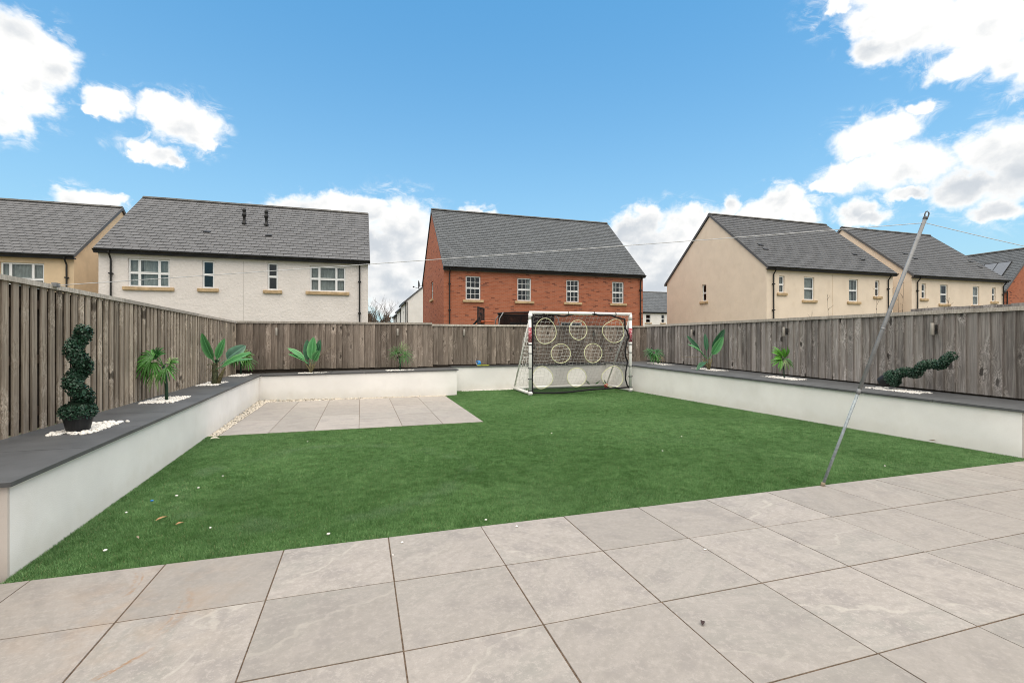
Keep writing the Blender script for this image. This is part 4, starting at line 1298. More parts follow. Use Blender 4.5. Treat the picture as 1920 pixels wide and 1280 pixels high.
for k in range(2200):
    c = Vector((rnd.uniform(-2.2, 3.4), rnd.uniform(63, 67), 0))
    c.z = rnd.uniform(0.6, 4.5) * (0.85 + 0.15 * math.sin(c.x * 2.1))
    d = Vector((rnd.uniform(-1, 1), rnd.uniform(-1, 1), rnd.uniform(0.2, 1.2))) * 0.5
    hb.tube([c, c + d * .6 + Vector((0, 0, .05)), c + d], [.05, .04, .02], 3, caps=False)
tag(hb.build('bare_scrub', M['twig']), 'bare brown scrub far off behind the back fence right of the white house', 'scrub', kind='stuff')

def weed(label, loc, h, seed, n=3, spread=.12):
    rnd = random.Random(seed)
    mb = MB()
    for k in range(n):
        b = Vector((rnd.uniform(-spread, spread), rnd.uniform(-spread, spread), 0))
        top = b + Vector((rnd.uniform(-.08, .08), rnd.uniform(-.08, .08), h * rnd.uniform(.75, 1.05)))
        mid_ = b.lerp(top, .5) + Vector((rnd.uniform(-.03, .03), rnd.uniform(-.03, .03), 0))
        mb.tube([b, mid_, top], [.006, .005, .002], 4)
        for q in range(7):
            t = rnd.uniform(.7, .99)
            s = mid_.lerp(top, (t - .5) * 2)
            mb.tube([s, s + Vector((rnd.uniform(-.07, .07), rnd.uniform(-.07, .07), rnd.uniform(.02, .10)))], [.003, .0015], 3)
    o = mb.mesh('dry_weed', M['twig'])
    return tag(link('dry_weed', o, None, loc), label, 'weed', 'dry weeds standing behind the right fence')
weed('tall dry weed stalks against the beige wall left of the clothes pole', (8.6, 7.15, 0), 2.02, 1, 3, .22)
weed('thin dry weed stalks behind the fence right beside the clothes pole', (8.9, 6.0, 0), 2.15, 2, 5, .25)
weed('single dry weed in front of the second beige house', (9.1, 5.25, 0), 2.05, 3, 2, .12)
weed('two short dry weed tips at the foot of the blank beige gable', (8.3, 9.2, 0), 1.78, 6, 2, .18)

# ---- trampoline behind the back fence
tr = thing('trampoline', 'round trampoline with black safety net behind the back fence', 'trampoline', (6.45, 18.6, 0))
mb = MB()
N = 36
for zz0, zz1 in ((0.75, 2.27),):
    vs = [(1.15 * math.cos(2 * math.pi * k / N), 1.15 * math.sin(2 * math.pi * k / N), z) for z in (zz0, zz1) for k in range(N)]
    mb.add(vs, [(k, (k + 1) % N, N + (k + 1) % N, N + k) for k in range(N)])
link('safety_net', mb.mesh('safety_net', M['tramp'], True), tr)
mb = MB(); mb.tube([(1.16 * math.cos(2 * math.pi * k / N), 1.16 * math.sin(2 * math.pi * k / N), 2.27) for k in range(N)], .03, 6, closed=True)
link('top_ring', mb.mesh('top_ring', M['strap'], True), tr)
for k in range(6):
    a = 2 * math.pi * (k + .35) / 6
    mb = MB(); c, s = math.cos(a), math.sin(a)
    mb.tube([(1.42 * c, 1.42 * s, 0), (1.42 * c, 1.42 * s, 1.7), (1.36 * c, 1.36 * s, 2.05), (1.18 * c, 1.18 * s, 2.29)], .022, 8)
    link('pole', mb.mesh('pole', M['galv'], True), tr)
mb = MB(); mb.lathe([(1.30, 0.70), (1.36, 0.72), (1.36, 0.78), (0, 0.79)], N)
link('jumping_mat', mb.mesh('jumping_mat', M['strap']), tr)

# ---- basketball hoop behind the back fence
bh = thing('basketball_hoop', 'black framed basketball hoop with orange rim behind the back fence', 'basketball hoop', (4.12, 16.8, 0), (0, 0, R(60)))
mb = MB()
for a in ((-.42, 0, 1.72, -.36, .03, 2.38), (.36, 0, 1.72, .42, .03, 2.38), (-.36, 0, 2.32, .36, .03, 2.38), (-.36, 0, 1.72, .36, .03, 1.80), (-.14, .001, 1.86, -.10, .029, 2.14), (.10, .001, 1.86, .14, .029, 2.14), (-.14, .001, 2.14, .14, .029, 2.18)):
    mb.box(*a)
link('backboard_frame', mb.mesh('backboard_frame', M['strap']), bh)
mb = MB(); mb.box(-.358, .012, 1.802, .358, .020, 2.318)
link('backboard_panel', mb.mesh('backboard_panel', m_mesh_cloth('smoked_panel', (0.05, 0.04, 0.04), 0.55)), bh)
mb = MB(); mb.tube([(.20 * math.cos(2 * math.pi * k / 20), -.27 + .20 * math.sin(2 * math.pi * k / 20), 1.865) for k in range(20)], .018, 6, closed=True); mb.box(-.06, -.08, 1.81, .06, -.001, 1.90)
link('rim', mb.mesh('rim', M['orange'], True), bh)
mb = MB(); mb.tube([(0, .45, 0), (0, .45, 1.6), (0, .06, 2.0)], .04, 10); mb.box(-.4, .1, 0, .4, .9, .15)
link('post', mb.mesh('post', M['strap']), bh)

# ================================================================== FOOTBALL GOAL
GU0, GU1, GV, GB, GH = 3.575, 6.095, 10.035, 11.22, 1.83
goal = thing('football_goal', 'white plastic football goal with net standing on the lawn by the back wall', 'football goal', ((GU0 + GU1) / 2, GV, 0))
PR = 0.037
def bar(name, pts, r=PR, n=14, mat='goal'):
    mb = MB(); mb.tube(pts, r, n)
    return mb.build(name, M[mat], goal, smooth=True)
posts = []
for u in (GU0, GU1):
    p = bar('post', [(u, GV, 0.0), (u, GV, GH - .02)])
    posts.append(p)
    # elbow and foot fittings, socket collars
    mb = MB(); mb.tube([(u, GV, -0.0), (u, GV, .10)], PR * 1.22, 14); mb.tube([(u, GV - .05, .045), (u, GV + .10, .045)], PR * 1.1, 14)
    mb.build('foot_fitting', M['goal'], goal, smooth=True)
    bar('corner_fitting', [(u, GV, GH - .14), (u, GV, GH - .01)], PR * 1.15)
    bar('joint_collar', [(u, GV, 1.115), (u, GV, 1.17)], PR * 1.10)
    mb = MB(); mb.tube([(u, GV, 1.175), (u, GV, 1.50)], PR * 1.14, 16)
    mb.build('sleeve', M['sleeve'], goal, smooth=True)
    bar('base_side_bar', [(u, GV, .045), (u, GB, .045)], .036)
    bar('stay', [(u, GV + .02, GH - .10), (u, GB - .02, .05)], .020, 10)
    for z in (.10, .36, .60, .93, 1.12):
        mb = MB(); mb.tube([(u - .052, GV, z), (u + .052, GV - .001, z + .003)], .012, 6)
        mb.tube([(u + .046 * math.cos(a), GV + .046 * math.sin(a), z) for a in [2 * math.pi * k / 12 for k in range(12)]], .008, 5, closed=True)
        mb.build('strap', M['strap'], goal)
bar('crossbar', [(GU0 - .02, GV, GH), ((GU0 + GU1) / 2, GV, GH + .002), (GU1 + .02, GV, GH)])
bar('base_back_bar', [(GU0, GB, .045), (GU1, GB, .045)], .036)
for f in (.36, .62, .84):
    u = GU0 + (GU1 - GU0) * f
    mb = MB(); mb.tube([(u, GV + .046 * math.cos(a), GH + .046 * math.sin(a)) for a in [2 * math.pi * k / 12 for k in range(12)]], .007, 5, closed=True)
    mb.build('strap', M['strap'], goal)
# net: back sheet from crossbar to the base bar, and two side triangles
nm = MB()
rnd = random.Random(11)
def net_pt(f, g):
    """f across 0..1, g down 0..1 on the slanting back sheet, with slack"""
    sag = math.sin(math.pi * g) * (.10 + .05 * math.sin(f * 9.0)) + math.sin(math.pi * g) * math.sin(math.pi * f) * .06
    u = GU0 + (GU1 - GU0) * f + .02 * math.sin(g * 14 + f * 5)
    v = GV + (GB - GV) * (g ** 0.9) + .03 * math.sin(f * 17 + g * 6) * math.sin(math.pi * g)
    return Vector((u, v, GH - (GH - .06) * g - sag * .55))
nf_, ng_ = 25, 21
for i in range(nf_ + 1):
    nm.tube([net_pt(i / nf_, k / 22) for k in range(23)], .0030, 3, caps=False)
for j in range(1, ng_ + 1):
    nm.tube([net_pt(k / 26, j / ng_ + .006 * math.sin(k * 2.1)) for k in range(27)], .0030, 3, caps=False)
for side, u in ((0, GU0), (1, GU1)):
    for j in range(1, 20):
        z = GH * j / 20
        depth_ = (GB - GV) * (1 - (z / GH)) * .97
        if depth_ < .05: continue
        nm.tube([(u + .03 * math.sin(q * 5 + j), GV + .03 + depth_ * q / 8, z + .018 * math.sin(q * 1.7 + j * 1.3)) for q in range(9)], .0030, 3, caps=False)
    for k in range(1, 13):
        v = (GB - GV) * k / 13
        top = GH * (1 - v / (GB - GV)) - .02
        if top < .12: continue
        nm.tube([(u + .03 * math.sin(q * 2 + k), GV + .03 + v + .015 * math.sin(q * 1.9 + k), .06 + (top - .06) * q / 10) for q in range(11)], .0030, 3, caps=False)
nm.build('net', M['net'], goal)

# target sheet strapped in the goal mouth: black mesh with eight bound holes
SV = GV + .005
TOPS = [(3.55, 1.735), (3.62, 1.74), (3.80, 1.765), (3.95, 1.815), (4.15, 1.79), (4.40, 1.762), (4.55, 1.79), (4.73, 1.825), (5.14, 1.825), (5.32, 1.795), (5.60, 1.80), (5.75, 1.755), (5.95, 1.715), (6.2, 1.70)]
def sheet_top(u):
    for (u0, z0), (u1, z1) in zip(TOPS[:-1], TOPS[1:]):
        if u0 <= u <= u1:
            f = (u - u0) / (u1 - u0)
            return z0 + (z1 - z0) * f * f * (3 - 2 * f)
    return TOPS[0][1] if u < TOPS[0][0] else TOPS[-1][1]
L_e = [(1.76, 3.605), (1.2, 3.622), (.95, 3.615), (.6, 3.622), (.35, 3.612), (.10, 3.622), (0, 3.62)]
R_e = [(1.73, 5.915), (1.62, 5.925), (1.52, 5.935), (1.40, 6.00), (1.31, 6.045), (1.15, 5.985), (.98, 5.962), (.85, 5.968), (.70, 6.025), (.60, 6.00), (.46, 5.965), (.30, 5.955), (.18, 5.985), (.10, 6.03), (0, 6.02)]
def edge(tab, z):
    for (z0, u0), (z1, u1) in zip(tab[:-1], tab[1:]):
        if z1 <= z <= z0:
            f = (z - z1) / max(1e-6, z0 - z1)
            f = f * f * (3 - 2 * f)
            return u1 + (u0 - u1) * f
    return tab[0][1] if z > tab[0][0] else tab[-1][1]
def sheet_bot(f):
    return .055 - .03 * math.sin(math.pi * min(1, f * 1.7)) + .05 * f
HOLES = [(3.93, 1.42, .255, .285, .25), (4.73, 1.455, .225, .225, .12), (5.635, 1.43, .285, .27, .6), (4.29, .92, .235, .215, .1), (5.10, .92, .235, .22, .05), (3.85, .385, .235, .245, .35), (4.68, .375, .235, .215, .1), (5.62, .355, .275, .245, .45)]
def hole_r(h, a):
    """hand-sewn holes: rounded, a bit angular"""
    return 1.0 + h[4] * .10 * math.cos(3 * a + h[0] * 5) + h[4] * .05 * math.cos(4 * a + h[1])
def billow(u, z):
    return .03 * math.sin(u * 2.2 + 1) * math.sin(z * 2.4) + .012 * math.sin(u * 7 + z * 3)
nu, nz_ = 150, 112
P_ = {}
for i in range(nu + 1):
    for j in range(nz_ + 1):
        f, g_ = i / nu, j / nz_
        zt = 1.0
        u = 3.62 + (5.97 - 3.62) * f
        z = sheet_bot(f) + (sheet_top(u) - sheet_bot(f)) * g_
        u = edge(L_e, z) + (edge(R_e, z) - edge(L_e, z)) * f
        for h in HOLES:
            du, dz = (u - h[0]) / h[2], (z - h[1]) / h[3]
            d = math.hypot(du, dz)
            a = math.atan2(dz, du)
            rr = hole_r(h, a)
            if abs(d - rr) < .055 and d > 0:                 # pull near vertices onto the hole's edge
                u, z = h[0] + du / d * rr * h[2], h[1] + dz / d * rr * h[3]
                break
        P_[i, j] = (u, z)
sm = MB()
idx = {k: n for n, k in enumerate(P_)}
sv = [(u, SV - .03 + billow(u, z), z) for (u, z) in P_.values()]
sf = []
for i in range(nu):
    for j in range(nz_):
        q = [(i, j), (i + 1, j), (i + 1, j + 1), (i, j + 1)]
        cu, cz = sum(P_[k][0] for k in q) / 4, sum(P_[k][1] for k in q) / 4
        inside = False
        for h in HOLES:
            du, dz = (cu - h[0]) / h[2], (cz - h[1]) / h[3]
            if math.hypot(du, dz) < hole_r(h, math.atan2(dz, du)):
                inside = True
        if not inside:
            sf.append(tuple(idx[k] for k in q))
sm.add(sv, sf)
ts = thing('target_sheet', 'black mesh target sheet with eight round holes hung in the football goal', 'target sheet', (4.8, SV, 0))
sm.build('mesh_sheet', M['target'], ts)
for h in HOLES:
    mb = MB()
    pts = []
    for k in range(40):
        a = 2 * math.pi * k / 40
        r_ = hole_r(h, a)
        u, z = h[0] + h[2] * r_ * math.cos(a), h[1] + h[3] * r_ * math.sin(a)
        pts.append((u, SV - .031 + billow(u, z), z))
    mb.tube(pts, .0085, 6, closed=True)
    mb.build('hole_binding', M['rim'], ts, smooth=True)
pts = []
for i in range(0, nu + 1, 3): pts.append((P_[i, nz_][0], P_[i, nz_][1]))
for j in range(nz_, -1, -2): pts.append(P_[nu, j])
for i in range(nu, -1, -3): pts.append(P_[i, 0])
for j in range(0, nz_ + 1, 2): pts.append(P_[0, j])
mb = MB(); mb.tube([(u, SV - .032 + billow(u, z), z) for u, z in pts], .020, 6, closed=True)
mb.build('border_rope', M['strap'], ts, smooth=True)

# ================================================================== CLOTHES LINE AND POLE
pole_a, pole_b = Vector((3.755, 3.118, 0.0)), Vector((4.617, 2.860, 2.31))
cp = thing('clothes_pole', 'leaning galvanised metal pole propping up the clothes line', 'clothes pole', pole_a)
def along(f): return pole_a.lerp(pole_b, f)
mb = MB(); mb.tube([along(0), along(.36)], .0115, 12); mb.build('lower_tube', M['galv_pale'], cp, smooth=True)
mb = MB(); mb.tube([along(.345), along(.62), along(.99)], .0148, 12); mb.build('upper_tube', M['galv'], cp, smooth=True)
for f0, f1 in ((.338, .356), (.575, .583)):
    mb = MB(); mb.tube([along(f0), along(f1)], .0156, 12); mb.build('collar', M['galv'], cp, smooth=True)
ax = (pole_b - pole_a).normalized()
sx = ax.cross(Vector((0, 1, 0))).normalized()
mb = MB()
c0 = along(.985)
mb.tube([c0, c0 + ax * .02], .018, 10)
for s_ in (1, -1):
    mb.tube([c0 + ax * .015 + sx * .010 * s_, c0 + ax * .035 + sx * .022 * s_, c0 + ax * .060 + sx * .020 * s_, c0 + ax * .070 + sx * .006 * s_], .0055, 6)
mb.build('hook', M['lead'], cp, smooth=True)
mb = MB(); mb.tube([along(-.002), along(.012)], .0165, 12); mb.build('foot_cap', M['dead'], cp, smooth=True)
top = along(.995)
def rope(a, b, sag, n=40):
    a, b = Vector(a), Vector(b)
    return [a.lerp(b, k / n) - Vector((0, 0, sag * 4 * (k / n) * (1 - k / n))) for k in range(n + 1)]
cl = thing('clothes_line', 'thin grey clothes line strung across the garden over the leaning pole', 'clothes line', (-2.5, 5.14, 1.7))
mb = MB()
mb.tube(rope((-2.53, 5.14, 1.712), (top.x - .01, top.y, top.z - .055), .012), .0030, 6)
mb.tube(rope((top.x - .01, top.y, top.z - .055), (7.49, 2.0, 1.64), .03), .0028, 6)
mb.build('line', M['line'], cl, smooth=True)
mb = MB(); mb.box(-2.535, 5.11, 1.70, -2.50, 5.17, 1.735); mb.build('anchor_cleat', M['galv'], cl)

# ================================================================== PEBBLES
ico = bmesh.new(); bmesh.ops.create_icosphere(ico, subdivisions=2, radius=1.0)
IV = [v.co.copy() for v in ico.verts]; IF = [tuple(v.index for v in f.verts) for f in ico.faces]; ico.free()
ico = bmesh.new(); bmesh.ops.create_icosphere(ico, subdivisions=1, radius=1.0)
IV1 = [v.co.copy() for v in ico.verts]; IF1 = [tuple(v.index for v in f.verts) for f in ico.faces]; ico.free()
def pebbles(label, pts, size, mat, seed, hi=False, cat='pebbles', name='pebbles', heap=0.004):
    rnd = random.Random(seed)
    mb = MB()
    V_, F_ = (IV, IF) if hi else (IV1, IF1)
    for (x, y, z) in pts:
        s = size * rnd.uniform(.6, 1.25)
        a, b, c = s * rnd.uniform(.8, 1.3), s * rnd.uniform(.7, 1.0), s * rnd.uniform(.45, .75)
        m3 = Matrix.Rotation(rnd.uniform(0, 6.28), 3, 'Z') @ Matrix.Rotation(rnd.uniform(-.4, .4), 3, 'X')
        o = Vector((x, y, z + c * .6 + rnd.uniform(0, heap)))
        mb.add([o + m3 @ Vector((v.x * a, v.y * b, v.z * c)) for v in V_], F_)
    o = mb.build(name, M[mat], None, smooth=True)
    return tag(o, label, cat, 'white pebble patches', 'stuff')
def patch(u0, v0, u1, v1, n, z, seed, irregular=.04):
    rnd = random.Random(seed)
    out = []
    for k in range(n):
        a, b = rnd.random(), rnd.random()
        u, v = u0 + (u1 - u0) * a, v0 + (v1 - v0) * b
        out.append((u + rnd.uniform(-irregular, irregular) * .4, v + rnd.uniform(-irregular, irregular), z if not callable(z) else z(v)))
    return out
pebbles('white pebbles round the black pot of the upright spiral topiary', patch(-2.31, 4.60, -2.03, 5.17, 500, .504, 1) + [(-1.99, 5.12, .504)], .0150, 'pebble', 1, True)
pebbles('white pebbles round the trunk of the left fan palm', patch(-2.44, 6.52, -2.09, 7.16, 520, .504, 2), .0150, 'pebble', 2)
pebbles('white pebbles under the tall left banana plant', patch(-2.49, 8.72, -2.20, 9.36, 420, .504, 3), .0160, 'pebble', 3)
pebbles('white pebbles under the fan palm in the back left corner', patch(-2.50, 10.65, -2.20, 11.35, 380, .504, 4), .0160, 'pebble', 4)
pebbles('white pebbles under the banana plant on the back planter', patch(-1.28, 11.02, -.70, 11.30, 300, .512, 5), .0125, 'pebble', 5)
pebbles('white pebbles under the grassy plant on the back planter', patch(.54, 10.92, 1.14, 11.22, 300, .541, 6), .0125, 'pebble', 6)
pebbles('white pebbles under the small dark palm beside the goal', patch(6.95, 10.0, 7.3, 10.7, 300, lambda v: RZ(v) - .006, 7), .0125, 'pebble', 7)
pebbles('white pebbles under the banana plant on the right planter', patch(6.95, 8.2, 7.3, 8.9, 340, lambda v: RZ(v) - .006, 8), .0125, 'pebble', 8)
pebbles('white pebbles under the small fan palm on the right planter', patch(6.92, 6.28, 7.24, 6.95, 340, lambda v: RZ(v) - .004, 9), .0130, 'pebble', 9)
pebbles('white pebbles under the toppled spiral topiary', patch(6.98, 4.46, 7.30, 5.12, 460, lambda v: RZ(v) - .003, 10), .0135, 'pebble', 10)
pts = []
rnd = random.Random(20)
for k in range(900):
    v = rnd.uniform(7.02, 10.9)
    a, b = WL(v) + .012, BU[0] - .006
    pts.append((rnd.uniform(a, b), v, -.02))
for k in range(760):
    u = rnd.uniform(-1.95, 1.82)
    pts.append((u, rnd.uniform(BV1 + .01, BW(u) - .012), -.02))
pebbles('cream pebble strip between the small terrace and the planter walls', pts, .0180, 'pebble_cream', 21)
pebbles('white pebbles at the foot of the left planter end', patch(-2.62, 3.142, -1.80, 3.195, 90, -.012, 22, .01), .0130, 'pebble_cream', 22)
pts = [(random.uniform(2.3, 3.6), random.uniform(11.30, 11.41), -.01) for k in range(260)]
pebbles('pale pebbles showing along the back wall left of the goal', pts, .0170, 'pebble', 23)

# loose bits on the lawn and paving
LOOSE = [(-1.30, 4.62, 'near the left wall, right of the blue scrap'), (-1.20, 4.95, 'furthest of those near the left wall'), (-1.61, 4.12, 'closest to the foot of the left wall'), (-1.40, 4.44, 'just above the blue scrap'), (-1.44, 3.42, 'nearest the left end of the patio edge'),
         (-.95, 3.62, 'right of the short dry leaf'), (.819, 3.21, 'against the patio edge left of the middle'), (-.2, 3.28, 'by the patio edge near the left slabs'), (3.2, 4.6, 'in the open lawn left of the clothes pole'), (4.9, 3.4, 'by the patio edge right of the clothes pole'),
         (2.4, 5.9, 'mid lawn towards the goal'), (-.62, 6.3, 'before the left half of the small terrace'), (.38, 6.78, 'before the right half of the small terrace'), (3.9, 5.2, 'in the lawn between goal and clothes pole')]
for k, (u, v, where) in enumerate(LOOSE):
    mb = MB(); s = random.uniform(.007, .011)
    mb.add([Vector((q.x * s * 1.3, q.y * s, q.z * s * .7)) for q in IV1], IF1)
    o = link('loose_pebble', mb.mesh('loose_pebble', M['pebble'], True), None, (u, v, .009), (0, 0, k))
    tag(o, 'loose white pebble on the lawn, ' + where, 'pebble', 'loose pebbles scattered on the lawn')
pb_spots = [(-.33, 1.90), (.24, 3.02), (.175, 2.86), (1.95, 2.38), (.99, 3.05)]
for k, (u, v) in enumerate(pb_spots):
    mb = MB(); s = (.016, .009, .006, .008, .009)[k]
    mb.add([Vector((q.x * s * 1.4, q.y * s, q.z * s * .5)) for q in IV1], IF1)
    tag(link('loose_pebble', mb.mesh('loose_pebble', M['pebble'], True), None, (u, v, .004), (0, 0, k)), ('largest white stone chip, on the front left paving', 'white stone chip at the lawn edge left of the long slab joint', 'tiny white stone chip beside the long slab joint', 'white stone chip in the middle of a centre slab', 'white stone chip near the lawn edge on the centre paving')[k], 'pebble', 'stone chips on the paving')
def leaf_mesh(L, W, curl):
    mb = MB(); vs = []; n = 6
    for i in range(n + 1):
        t = i / n; w = W * math.sin(math.pi * min(1, t * .92 + .04)) ** .8
        z = curl * math.sin(math.pi * t)
        vs += [(t * L - L / 2, -w, z + w * .35), (t * L - L / 2, 0, z), (t * L - L / 2, w, z + w * .35)]
    mb.add(vs, [(3 * i + a, 3 * i + 3 + a, 3 * i + 4 + a, 3 * i + 1 + a) for i in range(n) for a in (0, 1)])
    return mb
for lab, mat, L, W, loc, rz in [('long dry brown leaf on the near left of the lawn', 'brown_leaf', .09, .012, (-1.309, 3.87, .020), 1.1), ('short dry orange-brown leaf on the near left of the lawn', 'brown_leaf', .05, .012, (-1.156, 3.724, .020), .7),
                            ('small dark leaf on the near paving slab', 'dark_leaf', .040, .009, (1.433, 1.766, .005), .9), ('dry leaf lying against the foot of the right planter', 'brown_leaf', .07, .02, (6.545, 3.99, .03), 2.0),
                            ('pale dry sliver on the near left of the lawn', 'dead', .06, .007, (-1.33, 3.55, .018), 2.2), ('pale scrap at the corner of the small terrace', 'pebble_cream', .10, .03, (-1.73, 6.78, .018), .4), ('pale leaf in front of the goal net', 'weed', .16, .03, (5.66, 9.90, .02), 2.6)]:
    tag(link('fallen_leaf', leaf_mesh(L, W, .005).mesh('fallen_leaf', M[mat], True), None, loc, (.1, .05, rz)), lab, 'fallen leaf')
mb = MB(); mb.add([Vector((q.x * .014, q.y * .010, q.z * .008)) for q in IV1], IF1)
tag(link('plastic_scrap', mb.mesh('plastic_scrap', M['blue'], True), None, (-1.528, 4.333, .016)), 'tiny blue plastic scrap on the lawn near the left wall', 'scrap')
# blue ball and yellow stick on the back coping
m_ball, t = new_mat('blue_white_ball')
tc = t.node('ShaderNodeTexCoord').outputs['Object']
vz = t.node('ShaderNodeTexVoronoi', feature='F1'); vz.inputs['Scale'].default_value = 13.0; t.put(vz.inputs['Vector'], tc)
rr = t.sep(vz.outputs['Color'])[0]
cc = t.mix(t.sm(rr, .55, .6), (.03, .24, .62), (.75, .77, .80)); cc = t.mix(t.sm(rr, .22, .18), cc, (.02, .04, .07))
finish(t, cc, .35, None, .5)
bs = bmesh.new(); bmesh.ops.create_uvsphere(bs, u_segments=24, v_segments=14, radius=.066); me = bpy.data.meshes.new('ball'); bs.to_mesh(me); bs.free()
me.materials.append(m_ball); me.polygons.foreach_set('use_smooth', [True] * len(me.polygons))
tag(link('ball', me, None, (2.74, 11.475, .592 + .066), (.4, .3, .2)), 'small blue and white ball on the narrow back coping', 'ball')
mb = MB(); mb.box(-.13, -.022, 0, .13, .022, .016); mb.box(.13, -.012, .001, .17, .012, .014)
tag(link('toy_bat', mb.mesh('toy_bat', M['yellow'], bevel=.004), None, (2.83, 11.425, .593), (0, 0, -.05)), 'flat yellow plastic toy lying beside the blue ball', 'toy')
mb = MB(); mb.add([Vector(q) * .055 for q in IV], IF)
tag(link('ball', mb.mesh('ball', M['red'], True), None, (5.95, 10.95, .055)), 'small red ball inside the goal near the right post', 'ball')

# ================================================================== PLANTS
CR = Vector((math.cos(R(YAW)), -math.sin(R(YAW)), 0))      # to the right, seen from the patio
CF = Vector((math.sin(R(YAW)), math.cos(R(YAW)), 0))       # away from the patio
def vec(r, z, d=0.0):
    return CR * r + Vector((0, 0, z)) + CF * d

def topiary(label, loc, seed, tilt=None, height=.87, leaves=3600, pot_h=.135):
    rnd = random.Random(seed)
    root = thing('spiral_topiary', label, 'topiary', loc, group='artificial spiral topiaries in black pots')
    if tilt is not None:
        root.rotation_euler = tilt
    pot = MB()
    pot.lathe([(.072, 0), (.098, pot_h - .02), (.106, pot_h - .02), (.108, pot_h), (.096, pot_h), (.092, pot_h - .03), (.0, pot_h - .03)], 28)
    link('pot', pot.mesh('pot', M['pot'], False), root)
    st = MB(); st.tube([(0, 0, pot_h - .03), (0, 0, height - .06)], .009, 8)
    link('stem', st.mesh('stem', M['trunk'], True), root)
    path, rad = [], []
    N_ = 90
    turns = 2.4
    for i in range(N_ + 1):
        f = i / N_
        z = pot_h + .05 + (height - pot_h - .11) * f
        a = -2 * math.pi * turns * f + 2.45
        rr = .040 - .008 * f
        path.append(Vector((rr * math.cos(a), rr * math.sin(a), z)))
        rad.append(.055 - .008 * f)
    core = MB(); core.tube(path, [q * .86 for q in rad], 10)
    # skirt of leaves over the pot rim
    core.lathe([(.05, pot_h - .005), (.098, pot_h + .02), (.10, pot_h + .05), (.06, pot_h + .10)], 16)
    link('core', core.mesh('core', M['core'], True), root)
    fo = MB()
    def leaf(p, nrm):
        nrm = (nrm + Vector((rnd.uniform(-.7, .7), rnd.uniform(-.7, .7), rnd.uniform(-.4, .8)))).normalized()
        t1 = nrm.orthogonal().normalized()
        t1 = Matrix.Rotation(rnd.uniform(0, 6.28), 3, nrm) @ t1
        t2 = nrm.cross(t1)
        L_, W_ = rnd.uniform(.013, .021), rnd.uniform(.0055, .0085)
        p = p + nrm * rnd.uniform(-.004, .010)
        lift = nrm * L_ * rnd.uniform(.2, .8)
        fo.add([p - t1 * .2 * L_, p + t1 * L_ * .45 + t2 * W_ + lift * .5, p + t1 * L_ + lift, p + t1 * L_ * .45 - t2 * W_ + lift * .5], [(0, 1, 2), (0, 2, 3)])
    for k in range(leaves):
        f = rnd.random()
        i = min(N_ - 1, int(f * N_))
        c = path[i].lerp(path[i + 1], f * N_ - i)
        tg = (path[i + 1] - path[i]).normalized()
        o = tg.orthogonal().normalized()
        nrm = Matrix.Rotation(rnd.uniform(0, 6.28), 3, tg) @ o
        leaf(c + nrm * rad[i], nrm)
    for k in range(120):
        d = Vector((rnd.gauss(0, 1), rnd.gauss(0, 1), abs(rnd.gauss(0, .8)))).normalized()
        leaf(path[-1] + d * rad[-1], d)
    for k in range(900):
        a = rnd.uniform(0, 6.28); h = rnd.uniform(-.02, .075)
        r_ = .112 - abs(h - .02) * .35
        d = Vector((math.cos(a), math.sin(a), rnd.uniform(-.1, .6)))
        leaf(Vector((r_ * math.cos(a), r_ * math.sin(a), pot_h + h)), d)
    tag(link('foliage', fo.mesh('foliage', M['topiary']), root), kind='stuff')
    return root
topiary('upright artificial spiral topiary in a black pot on the left planter', (-2.185, 4.76, .506), 1)
ax_t = Vector((.10, -.93, .42)).normalized()
qt = ax_t.to_track_quat('Z', 'X')
topiary('toppled artificial spiral topiary lying on its side on the right planter', (7.13, 5.00, RZ(5.0) + .095), 2, qt.to_euler(), height=.98, leaves=3800)

def blade_leaf(parent, base, tip, width, mat, name='leaf', up=None, sag=.0, fold=.25, petiole=.16, seg=12, tear=False):
    """paddle leaf from base to tip (relative vectors), bowed by sag, folded along its midrib; 'mid' attribute runs from midrib to margin"""
    base, tip = Vector(base), Vector(tip)
    ax = tip - base
    L_ = ax.length
    d = ax.normalized()
    up = Vector(up) if up is not None else -CF
    side = d.cross(up)
    if side.length < .05:
        side = d.cross(Vector((0, 0, 1)))
    side.normalize()
    nrm = side.cross(d).normalized()
    mb = MB(); vs = []; mids = []
    for i in range(seg + 1):
        t = i / seg
        s = 0 if t < petiole else (t - petiole) / (1 - petiole)
        w = width * (math.sin(math.pi * min(1, s ** .75)) ** .62 if 0 < s < 1 else 0)
        w = max(w, .004 if t < .98 else .0015)
        c = base + ax * t + nrm * (sag * math.sin(math.pi * t) * L_) - Vector((0, 0, 1)) * sag * L_ * t * t * .6
        wob = .07 * w * math.sin(i * 2.3)
        for j, x in enumerate((-1, -.5, 0, .5, 1)):
            vs.append(c + side * w * x + nrm * (abs(x) * w * fold + wob * abs(x)))
            mids.append(abs(x))
    fs = [(5 * i + a, 5 * i + 5 + a, 5 * i + 6 + a, 5 * i + 1 + a) for i in range(seg) for a in range(4)]
    mb.add(vs, fs)
    mb.tube([base + ax * t_ + nrm * (sag * math.sin(math.pi * t_) * L_ - .002) - Vector((0, 0, 1)) * sag * L_ * t_ * t_ * .6 for t_ in [k / 8 for k in range(9)]], [.0075 * (1 - .8 * k / 8) for k in range(9)], 5, caps=False)
    mids += [0.0] * (len(mb.v) - len(mids))
    me = mb.mesh(name, M[mat], True)
    at = me.attributes.new('mid', 'FLOAT', 'POINT')
    at.data.foreach_set('value', mids)
    return link(name, me, parent)

